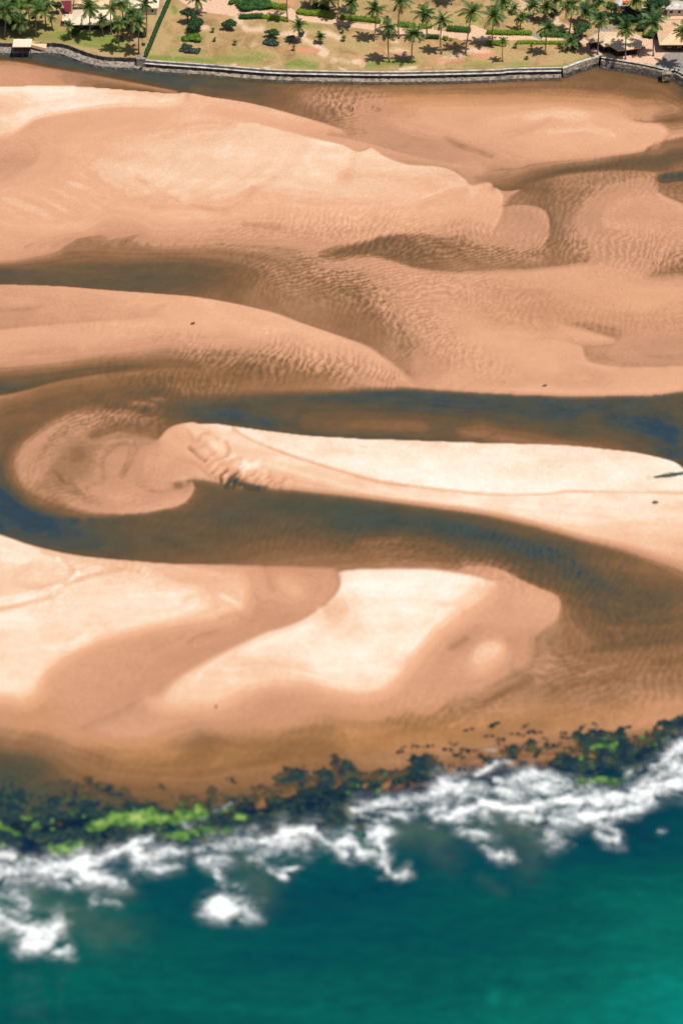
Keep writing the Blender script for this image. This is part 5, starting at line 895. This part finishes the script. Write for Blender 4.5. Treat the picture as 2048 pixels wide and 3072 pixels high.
def hedge(f, pts, wd, ht, label, mat, seed=1, tint=.5, step=.8, group='clipped hedges along the sandy path', z=LZ, name='hedge'):
    P = spline(fr(f, pts), 8) if len(pts) > 2 else np.array(fr(f, pts), float); W, _ = resample(np.array([ground(a, b, z) for a, b in P]), step); r = random.Random(seed); m = MB(); c0 = W[len(W) // 2]
    for x, y in W:
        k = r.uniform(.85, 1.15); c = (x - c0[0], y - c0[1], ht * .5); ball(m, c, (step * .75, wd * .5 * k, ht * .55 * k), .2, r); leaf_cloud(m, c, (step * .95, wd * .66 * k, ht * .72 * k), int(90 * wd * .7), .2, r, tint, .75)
    o = m.build(name, mat); o.location = (c0[0], c0[1], z); tag(o, label, 'hedge', group); return o
hedge('Q', [(990, 60), (1060, 75), (1140, 80)], 2.6, 1.8, 'short lime hedge attached to the big dark hedge at the path bend', M_lime, 1, .4)
hedge('Q', [(925, 160), (1000, 168), (1080, 180), (1145, 190)], 1.7, 1.3, 'yellow green hedge on the lawn side of the path at its left end', M_lime, 2, .75)
hedge('Q', [(730, 165), (800, 165), (860, 160), (920, 160)], 2.2, 1.6, 'dark shaded hedge left of the yellow green one', M_hedge, 3, .2)  # this hedge stands in shade, put into its darker leaf tint
hedge('Q', [(1250, 120), (1340, 135), (1450, 140), (1545, 155)], 2.2, 1.7, 'lime hedge behind the path, left one of the far row', M_lime, 4, .5)
hedge('T', [(-20, 130), (40, 142), (95, 155)], 2.0, 1.7, 'short lime hedge just left of the grey palm trunk', M_lime, 5, .45)
hedge('T', [(195, 165), (300, 180), (420, 190), (535, 205)], 2.0, 1.7, 'lime hedge behind the path beside the tall palm trunk', M_lime, 6, .45)
hedge('T', [(715, 230), (780, 240), (850, 245)], 2.0, 1.7, 'lime hedge piece left of the dense palm crown', M_lime, 7, .5)
hedge('T', [(900, 248), (1000, 252)], 1.8, 1.6, 'lime hedge piece under the dense palm crown', M_lime, 8, .4)
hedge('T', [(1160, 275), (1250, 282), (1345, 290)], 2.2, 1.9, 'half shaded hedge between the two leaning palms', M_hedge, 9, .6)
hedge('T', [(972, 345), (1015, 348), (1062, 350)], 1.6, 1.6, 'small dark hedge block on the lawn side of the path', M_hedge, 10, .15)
hedge('O', [(1463, 101), (1520, 103), (1590, 104)], 1.8, 1.6, 'long lime hedge behind the path near the yellow green palm', M_lime, 11, .45)
hedge('O', [(1463, 133), (1490, 134), (1513, 137)], 1.9, 1.6, 'short lime hedge on the lawn side next to the drooping palm', M_lime, 12, .45)
hedge('O', [(1554, 131), (1600, 131), (1650, 132), (1700, 132)], 1.5, 1.2, 'long yellow lime hedge on the lawn side of the path at its right end', M_lime, 13, .6)
hedge('O', [(1623, 107), (1660, 109), (1699, 110)], 2.4, 1.8, 'thick lime hedge behind the path near the round green tree', M_hedge, 14, .75)
hedge('O', [(1380, 92), (1405, 94)], 1.6, 1.6, 'short lime hedge stub beside the leaning palm', M_lime, 15, .4)
hedge('O', [(437, 174), (455, 130), (475, 80), (497, 30), (520, -25)], 2.2, 2.0, 'long dark hedge running diagonally away from the seawall', M_hedge, 16, .12, group='boundary hedges')
hedge('O', [(2024, 34), (2035, 20), (2044, 8)], 1.5, 1.6, 'small dark hedge beside the white wall in the top right corner', M_hedge, 17, .3, group='boundary hedges')
# low white wall along the diagonal hedge
P = [place(431, 176), place(450, 130), place(470, 80), place(491, 30), place(513, -25)]; m = MB()
for a, b_ in zip(P[:-1], P[1:]):
    d = b_ - a; m.box(((a.x + b_.x) / 2, (a.y + b_.y) / 2, LZ + .6), (d.length + .05, .35, 1.3), math.atan2(d.y, d.x)); m.box(((a.x + b_.x) / 2, (a.y + b_.y) / 2, LZ + 1.3), (d.length + .08, .5, .12), math.atan2(d.y, d.x))
c0 = P[2]; m.v = [(v[0] - c0.x, v[1] - c0.y, v[2] - LZ) for v in m.v]; o = m.build('garden_wall', M_wall); o.location = c0; tag(o, 'low pale wall along the left side of the diagonal hedge', 'garden wall')
TR = [(562, 36, 4.5, 3.0, 'small dark green tree just above the spreading one', M_tree, 21, 6, .6, .3), (588, 66, 3.4, 3.9, 'spreading dark green tree casting a deep shadow left of the lawn', M_tree, 22, 8, .7, .3), (687, 70, 2.6, 2.9, 'round bushy green tree with its shadow below left on the dirt', M_tree, 23, 7, .7, .45),
      (812, 96, 2.2, 3.0, 'open flat topped small tree on the lawn right of the round bush', M_tree, 24, 6, .45, .5), (872, 113, 1.6, 1.9, 'grey green low tree beside the dark round palm', M_grey, 25, 5, .45, .4), (1744, 84, 4.2, 3.6, 'round green tree at the right end of the hedges', M_tree, 27, 9, .8, .5), (1720, 132, 1.6, 3.0, 'dark tree half hidden at the left of the pavilion', M_tree, 28, 6, .6, .2),
      (1833, 18, 4.0, 2.6, 'round bright green tree next to the white kiosk at the top', M_tree, 29, 7, .9, .6), (1966, 8, 5.0, 5.2, 'wide dark tree crown cut by the top right edge', M_tree, 30, 9, .5, .25),
      (60, 14, 5.5, 3.2, 'bright yellow green tree between the palms at the top left', M_lime, 31, 7, .8, .25), (20, 60, 3.5, 4.5, 'dark tree mass at the left edge of the garden', M_tree, 32, 8, .8, .1), (128, 6, 5, 3.5, 'green tree at the top edge left of the maroon canvas', M_tree, 33, 7, .8, .5), (385, 60, 3.4, 3.6, 'dark tree behind the yellowish palm', M_tree, 34, 8, .7, .35), (455, 5, 3.5, 2.6, 'green tree at the top edge beside the diagonal hedge wall', M_tree, 35, 6, .8, .4),
      (1890, 42, 3.0, 4.5, 'dark leafy tree shading the road at the top right', M_tree, 36, 8, .5, .1), (8, 8, 6.0, 4.0, 'dark tree in the very top left corner', M_tree, 81, 8, .8, .15), (45, 74, 2.6, 2.8, 'dark understorey tree behind the golden fronds', M_tree, 82, 6, .7, .1), (110, 48, 3.0, 2.4, 'small dark tree behind the wide crowned palm', M_tree, 83, 6, .7, .2), (170, 12, 4.0, 2.6, 'dark tree between the top edge palms and the maroon canvas', M_tree, 84, 6, .8, .2),
      (340, 74, 2.4, 2.6, 'dark understorey tree at the right end of the cream roof', M_tree, 85, 6, .7, .15), (420, 92, 2.2, 2.4, 'dark understorey tree near the hedge in the left garden', M_tree, 86, 6, .7, .2), (1940, 36, 2.8, 3.4, 'dark tree between the road and the wide cut off crown', M_tree, 87, 6, .5, .15), (1660, 30, 2.2, 2.4, 'small dark tree behind the palms left of the thick trunk', M_tree, 88, 5, .7, .2),
      (1850, 50, 2.6, 3.5, 'dark leafy tree left of the slim pale trunk', M_tree, 37, 7, .5, .1)]
for px, py, hh, rx, lab, mat, sd, lb, fl, ti in TR: tree(px, py, hh, rx, lab, 'tree', mat, 'leafy_tree', sd, lb, True, fl, 1.0, None, ti)
BU = [(576, 113, .9, 3.6, 'bright green low bush in front of the spreading dark tree', M_lime, 41, 7, .3, .12), (560, 146, .8, 3.4, 'grey green sprawling bush below the bright green one', M_grey, 42, 7, .35, .3), (590, 152, .7, 2.0, 'small grey bush touching the sprawling grey green bush', M_grey, 43, 5, .4, .3), (745, 12, 1.3, 5.0, 'large dark green bush mass at the left of the path', M_hedge, 44, 9, .35, .3),
      (790, 10, 1.3, 4.0, 'dark green bush joined to the large mass, toward the lime hedge', M_hedge, 45, 8, .4, .4), (712, 2, 1.3, 3.5, 'green bush at the top edge left of the large bush mass', M_hedge, 46, 7, .4, .5), (810, 124, .8, 2.8, 'grey green bush in front of the open flat topped tree', M_grey, 47, 6, .4, .25), (1935, 78, 1.6, 3.5, 'dark green shrub mass on the terrace lawn, left of its group', M_hedge, 48, 7, .55, .15),
      (1977, 92, 1.6, 3.6, 'dark green shrub mass in the corner of the terrace lawn', M_hedge, 49, 8, .55, .25), (2020, 70, 1.3, 2.8, 'green shrub along the edge of the peach roof', M_hedge, 50, 6, .5, .35), (1950, 100, 1.3, 2.6, 'low green shrub below the tall slim palm crown', M_hedge, 51, 6, .5, .35), (1335, 114, .8, 1.3, 'small round lime bush on the path edge', M_lime, 52, 4, .7, .4), (1351, 117, .6, .9, 'tiny round lime bush beside the other on the path edge', M_lime, 53, 3, .7, .5),
      (1890, 62, 1.0, 1.8, 'bright green little shrub near the pavilion road', M_hedge, 54, 5, .7, .8), (430, 131, .5, 1.0, 'small dark shrub alone near the diagonal hedge', M_hedge, 55, 3, .6, .2), (1160, 50, .5, 1.1, 'small dark shrub between palm trunks behind the hedge', M_grey, 56, 3, .6, .2), (1865, 100, .8, 1.2, 'small dark shrub left of the terrace lawn', M_hedge, 57, 3, .6, .2),
      (960, 18, 1.0, 3.4, 'dark shrub under the shadowy palms at the top', M_grey, 58, 6, .4, .1), (903, 100, .7, 1.5, 'dark shrub at the foot of the dark round palm', M_grey, 59, 4, .5, .1), (352, 118, .9, 2.4, 'low green shrub under the yellowish palm', M_tree, 60, 5, .5, .5), (225, 92, 1.0, 2.6, 'low shrub under the front eave of the house', M_tree, 61, 5, .5, .3)]
for px, py, hh, rx, lab, mat, sd, lb, fl, ti in BU: tree(px, py, hh, rx, lab, 'bush', mat, 'bush', sd, lb, False, fl, 1.2, None, ti)

# ---------------------------------------------------------------- buildings
def hip_house(x0, x1, yf, depth, wallh, rise, label, mroof, rot=0.0, over=.8, ridge_in=None, cat='house', name='house', windows=4, base_z=LZ, mwall=None):
    """front eave runs between photo x0..x1 at photo row yf (eave height)"""
    z = base_z + wallh; a = Vector((*ground(x0, yf, z), z)); b = Vector((*ground(x1, yf, z), z)); L = (b - a).length; rot = math.atan2(b.y - a.y, b.x - a.x)
    root = empty(name, ((a.x + b.x) / 2, (a.y + b.y) / 2, base_z), rot); tag(root, label, cat); D = depth; ri = D / 2 if ridge_in is None else ridge_in; hw = L / 2
    m = MB(); th = .25
    for dz in (0, -th):
        A, B, Cc, Dd = (-hw, 0, wallh + dz), (hw, 0, wallh + dz), (hw, D, wallh + dz), (-hw, D, wallh + dz); E, F_ = (-hw + ri, D / 2, wallh + rise + dz), (hw - ri, D / 2, wallh + rise + dz)
        for q in ([A, B, F_, E], [B, Cc, F_], [Cc, Dd, E, F_], [Dd, A, E]): m.quad(q if dz == 0 else q[::-1])
    for p, q in (((-hw, 0), (hw, 0)), ((hw, 0), (hw, D)), ((hw, D), (-hw, D)), ((-hw, D), (-hw, 0))): m.quad([(p[0], p[1], wallh - th), (q[0], q[1], wallh - th), (q[0], q[1], wallh), (p[0], p[1], wallh)])
    rf = m.build('roof', mroof, root)
    m = MB(); m.tube([(-hw + ri, D / 2, wallh + rise + .05), (hw - ri, D / 2, wallh + rise + .05)], [.16, .16], 6)
    for sx in (-1, 1):
        for yy in (0, D): m.tube([(sx * hw, yy, wallh + .05), (sx * (hw - ri), D / 2, wallh + rise + .05)], [.12, .12], 5)
    m.build('ridge_cap', mroof, rf)
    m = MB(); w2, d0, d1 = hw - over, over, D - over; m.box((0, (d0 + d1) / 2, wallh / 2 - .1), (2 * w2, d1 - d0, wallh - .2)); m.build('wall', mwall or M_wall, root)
    for i in range(windows):
        x = -w2 + (i + .5) * 2 * w2 / windows; m = MB(); m.box((x, d0 - .03, wallh * .5), (1.2, .1, 1.2)); wn = m.build('window', M_wall, root); m = MB(); m.box((x, d0 - .07, wallh * .5), (1.0, .08, 1.0)); m.build('pane', M_glass, wn)
    return root
hip_house(212, 336, 74, 11, 2.6, 3.2, 'long low house with sunlit cream roof behind the palms', M_cream, over=1.6, mwall=M_timber_shade, windows=3)  # wall coloured dark for the deep shadow beneath the roof edge
hip_house(222, 326, 20, 11, 3.0, 3.4, 'house with orange cream roof at the top edge behind the long low one', M_peach, windows=3)
hip_house(384, 476, 24, 9, 3.2, 2.4, 'pale roofed house at the top edge left of the diagonal hedge', M_cream, windows=3)
hip_house(340, 388, 8, 7, 3.2, 2.0, 'narrow grey white roofed house between two pale roofed ones at the top', M_white, windows=2)
hip_house(186, 214, 62, 4.5, 2.6, 1.2, 'small cream roofed annex left of the long low house', M_cream, windows=1)
hip_house(1976, 2190, 134, 18, 3.6, 5.2, 'large building with a plain peach roof cut by the right edge', M_peach, windows=6, ridge_in=9, over=2.2, mwall=M_timber_shade)  # dark wall colour stands for shade below the front eave
hip_house(1845, 1888, 17, 5, 2.6, 1.2, 'small white roofed kiosk at the top right', M_white, cat='kiosk', name='kiosk', windows=1)
hip_house(1995, 2080, 28, 6, 3.0, 1.6, 'white building with a long flat roof in the top right corner', M_white, windows=3)
# orange cloth on the kiosk roof
a = place(1876, 6, LZ + 3.6); m = MB(); m.box((0, 0, 0), (2.0, 1.6, .3)); m.box((.5, .2, .25), (.9, .8, .3)); o = m.build('orange_cloth', M_orange); o.location = a; tag(o, 'bright orange cloth heaped on the white kiosk roof', 'cloth')
# maroon canvas
z = LZ + 2.8; A_ = [place(184, 2, z + .6), place(214, 2, z + .6), place(214, 36, z), place(198, 36, z)]; c = A_[3].copy(); root = empty('awning', (c.x, c.y, LZ)); tag(root, 'maroon canvas awning beside the palms left of the house', 'awning')
m = MB(); Lc = [p - Vector((c.x, c.y, LZ)) for p in A_]; m.quad(Lc[::-1]); m.quad([p - Vector((0, 0, .06)) for p in Lc]); m.build('canvas', M_maroon, root)
for p in Lc: m = MB(); m.tube([(p.x, p.y, 0), (p.x, p.y, p.z - .08)], [.06, .06], 6); m.build('post', M_timber_shade, root)
# boat shelter on the wall, left
zt = LZ + 1.6; A_ = [place(38, 141, zt), place(94, 141, zt), place(96, 118, zt), place(37, 118, zt)]; c = A_[0]; root = empty('boat_shelter', (c.x, c.y, LZ)); tag(root, 'flat white roofed shelter standing over the seawall at the left', 'shelter')
Lc = [p - Vector((c.x, c.y, LZ)) for p in A_]; wd = Lc[1].x; dp = Lc[2].y
m = MB(); m.box((wd / 2, dp / 2, 1.6), (wd, dp, .28)); m.box((wd * .22, dp / 2, 1.78), (.12, dp - .1, .1)); m.build('roof', M_cream, root)
m = MB(); m.box((wd / 2, dp / 2 + .3, .4), (wd - 1.2, dp - 1.6, 2.1)); m.build('wall', M_timber_shade, root)  # box coloured dark for the shade beneath the overhanging roof
for x in (.3, wd / 2, wd - .3): m = MB(); m.tube([(x, .3, -3.0), (x, .3, 1.44)], [.12, .12], 6); m.build('post', M_timber_shade, root)
m = MB(); a = place(96, 131) - Vector((c.x, c.y, LZ)); m.quad([(a.x, a.y + 1.5, .1), (a.x, a.y - 1.0, .1), (a.x + 5.2, a.y - 1.6, -1.0), (a.x + 5.4, a.y + .9, -.2)]); m.quad([(a.x, a.y - 1.0, .1), (a.x, a.y - 1.0, -1), (a.x + 5.2, a.y - 1.6, -2.2), (a.x + 5.2, a.y - 1.6, -1.0)]); m.build('ramp', M_peach, root)
# thatched pavilion: front edge is a zigzag open eave
zig = [(1768, 127), (1790, 124), (1809, 139), (1829, 137), (1853, 152), (1922, 143)]
z = LZ + 3.0; pts = [place(x, y, z) for x, y in zig]; back = [place(1905, 112, z + .6), place(1850, 96, z + 1.4), (place(1800, 100, z + 1.0))]
c = pts[2]; root = empty('thatched_pavilion', (c.x, c.y, LZ)); tag(root, 'open sided thatched pavilion with a zigzag front eave and dark shade beneath', 'pavilion')
off = Vector((c.x, c.y, LZ)); F1 = [p - off for p in pts]; apex = [place(1812, 106, z + 1.9) - off, place(1858, 108, z + 2.1) - off, place(1900, 120, z + 1.6) - off]; BK = [place(1925, 124, z) - off, place(1880, 98, z) - off, place(1800, 94, z) - off, place(1765, 112, z) - off]
m = MB()
def tri_fan(m, up, lo=None):
    for q in up: m.quad(q); m.quad([Vector(p) - Vector((0, 0, .3)) for p in q[::-1]])
tri_fan(m, [[F1[0], F1[1], apex[0]], [F1[1], F1[2], apex[0]], [F1[2], F1[3], apex[1], apex[0]], [F1[3], F1[4], apex[1]], [F1[4], F1[5], apex[2], apex[1]], [F1[5], BK[0], apex[2]], [BK[0], BK[1], apex[1], apex[2]], [BK[1], BK[2], apex[0], apex[1]], [BK[2], BK[3], apex[0]], [BK[3], F1[0], apex[0]]])
loop = F1 + BK
for a, b_ in zip(loop, loop[1:] + loop[:1]): m.quad([a - Vector((0, 0, .35)), b_ - Vector((0, 0, .35)), b_, a])
m.build('roof', M_thatch, root)
for p in loop: m = MB(); q = p * .94; m.tube([(q.x, q.y, 0), (q.x, q.y, p.z - .2)], [.13, .12], 7); m.build('post', M_timber_shade, root)
m = MB(); inn = [Vector((p.x * .9, p.y * .9 + .5, 0)) for p in loop]; m.quad([Vector((p.x, p.y, .12)) for p in inn]); m.build('floor', M_timber_shade, root)  # floor coloured dark for the shade under the thatch
m = MB(); m.box((apex[1].x, apex[1].y, 1.3), (9, 2.2, 2.4)); m.box((apex[0].x, apex[0].y, 1.3), (5, 2.2, 2.4)); m.build('inner_shade', M_timber_shade, root)  # dark blocks stand for the shade inside the open pavilion

# ---------------------------------------------------------------- small things on the sand
def rockmesh(seed):
    r = random.Random(seed); m = MB()
    for k in range(4): ball(m, (r.uniform(-.9, .9), r.uniform(-.7, .7), .1), (r.uniform(.3, .6), r.uniform(.25, .5), r.uniform(.25, .5)), .5, r)
    return m.mesh('rock', M_rock, False)
RM = [rockmesh(i) for i in range(5)]
ROCKS = [(290, 220), (345, 215), (395, 212), (505, 200), (525, 205), (490, 235), (575, 235), (610, 232), (545, 255), (705, 115), (680, 170), (785, 155), (840, 122), (825, 157), (870, 148), (905, 155), (740, 185), (700, 268), (660, 262), (735, 278), (510, 305), (560, 322), (850, 200), (790, 240), (905, 245), (960, 210), (1025, 155), (1080, 165), (940, 178), (270, 240), (590, 140), (640, 250), (1000, 200), (1060, 220), (1130, 160), (900, 290), (840, 290)]
for i, (x, y) in enumerate(ROCKS):
    px, py = fr('H', [(x, y)])[0]; X, Y = ground(px, py, 0); o = link('rock', RM[i % 5]); s = R.uniform(.5, 1.25); o.location = (X, Y, -.1); o.scale = (s * R.uniform(1.0, 1.8), s, s * .9); o.rotation_euler = (0, 0, R.uniform(-.4, .4))
    tag(o, 'small dark rock lying loose in the orange shallows above the reef', 'rock', 'loose rocks in the shallows above the reef')
sandz = lambda px, py: float(np.interp(T.at(np.array([px * 1.0]), np.array([py * 1.0]))[0], [0, .5, .52, .65, .8, 1.0], [-1.2, -.05, .03, .28, .6, 1.0]))
def on_sand(px, py): z = sandz(px, py); x, y = ground(px, py, z); return Vector((x, y, z))
# person walking in the shallows
def person(px, py, label):
    p = on_sand(px, py); root = empty('person', p, .5); tag(root, label, 'person')
    me = bpy.data.meshes.new('body'); V = [(0, 0, .95), (0, 0, 1.15), (0, 0, 1.38), (0, .02, 1.52), (0, .03, 1.66), (.19, 0, 1.40), (.26, .08, 1.14), (.24, .2, .92), (-.19, 0, 1.40), (-.27, -.05, 1.14), (-.25, -.12, .9), (.1, 0, .9), (.13, .16, .5), (.13, .1, .06), (.13, .24, .03), (-.1, 0, .9), (-.12, -.1, .5), (-.12, -.24, .08), (-.12, -.1, .03)]
    E = [(0, 1), (1, 2), (2, 3), (3, 4), (2, 5), (5, 6), (6, 7), (2, 8), (8, 9), (9, 10), (0, 11), (11, 12), (12, 13), (13, 14), (0, 15), (15, 16), (16, 17), (17, 18)]
    me.from_pydata(V, E, []); o = link('body', me, root); rad = [.15, .14, .16, .06, .105, .065, .045, .035, .065, .045, .035, .10, .065, .045, .035, .10, .065, .045, .035]
    md = o.modifiers.new('skin', 'SKIN')
    for v, r_ in zip(me.skin_vertices[0].data if me.skin_vertices else [], rad): v.radius = (r_, r_)
    me.skin_vertices[0].data[0].use_root = True if me.skin_vertices else None
    o.modifiers.new('sub', 'SUBSURF').levels = 1; me.materials.append(simple('dark_clothes_and_skin', [(.3, (.03, .03, .05, 1)), (.7, (.08, .06, .07, 1))], 1.0))
    m = MB(); ball(m, (0, .02, 1.71), (.11, .12, .09), .5, random.Random(2)); m.build('hair', M_timber_shade, root)
try: person(1058, 334, 'person in dark clothes walking on the wet sand below the seawall')
except Exception as e: print('person', e)
def drift(px, py, L, h, label, name='driftwood', mat=None, cat='driftwood'):
    m = MB(); r = random.Random(int(px)); m.tube([(-L / 2, -.1, h * .4), (-L * .2, .05, h * .6), (L * .1, 0, h * .7), (L / 2, .15, h * .9)], [h * .25, h * .5, h * .45, h * .15], 7); m.tube([(L * .1, 0, h * .6), (L * .25, .1, h * 1.6)], [h * .3, h * .1], 6); m.tube([(-L * .2, 0, h * .5), (-L * .35, -.35, h * .3)], [h * .3, h * .1], 6)
    o = m.build(name, mat or M_drift, sm=True); o.location = on_sand(px, py); tag(o, label, cat)
drift(579, 973, 1.5, .6, 'dark brown lump of driftwood alone on the left wet sandbar')
drift(1633, 1159, 1.4, .5, 'small dark branch on the sand above the blue river channel')
m = MB(); ball(m, (0, 0, .3), (.85, .5, .5), .5, random.Random(9)); ball(m, (.5, .1, .2), (.5, .4, .35), .5, random.Random(10)); o = m.build('boulder', M_boulder); o.location = on_sand(1963, 1509); tag(o, 'dark violet grey boulder on the cream sand at the right edge', 'boulder')
o = MB(); o.tube([(0, 0, -.3), (.05, 0, .5), (.15, .1, 1.2)], [.2, .16, .1], 7); o.tube([(.05, 0, .5), (-.25, .1, .9)], [.1, .05], 6); q = o.build('stump', M_drift); q.location = on_sand(648, 2124); tag(q, 'short grey wooden stump standing in wet sand under the cream bar', 'stump')
m = MB(); r = random.Random(5); c0 = on_sand(2005, 1426)
for k in range(60):
    f = k / 59; px = 1965 + f * 110; py = 1432 - f * 16; p = on_sand(px, py) - c0; s = .3 + 1.0 * math.exp(-((px - 2008) / 22) ** 2) + .3 * (px > 2035); leaf_cloud(m, (p.x, p.y, .15), (.9, s, .35 * s + .1), 40, .16, r, .45, .2)
o = m.build('creeping_beach_plant', M_grey); o.location = c0; tag(o, 'patch of green creeping plants on the cream sand near the right edge', 'beach plants', kind='stuff')
print('built', len(bpy.data.objects))
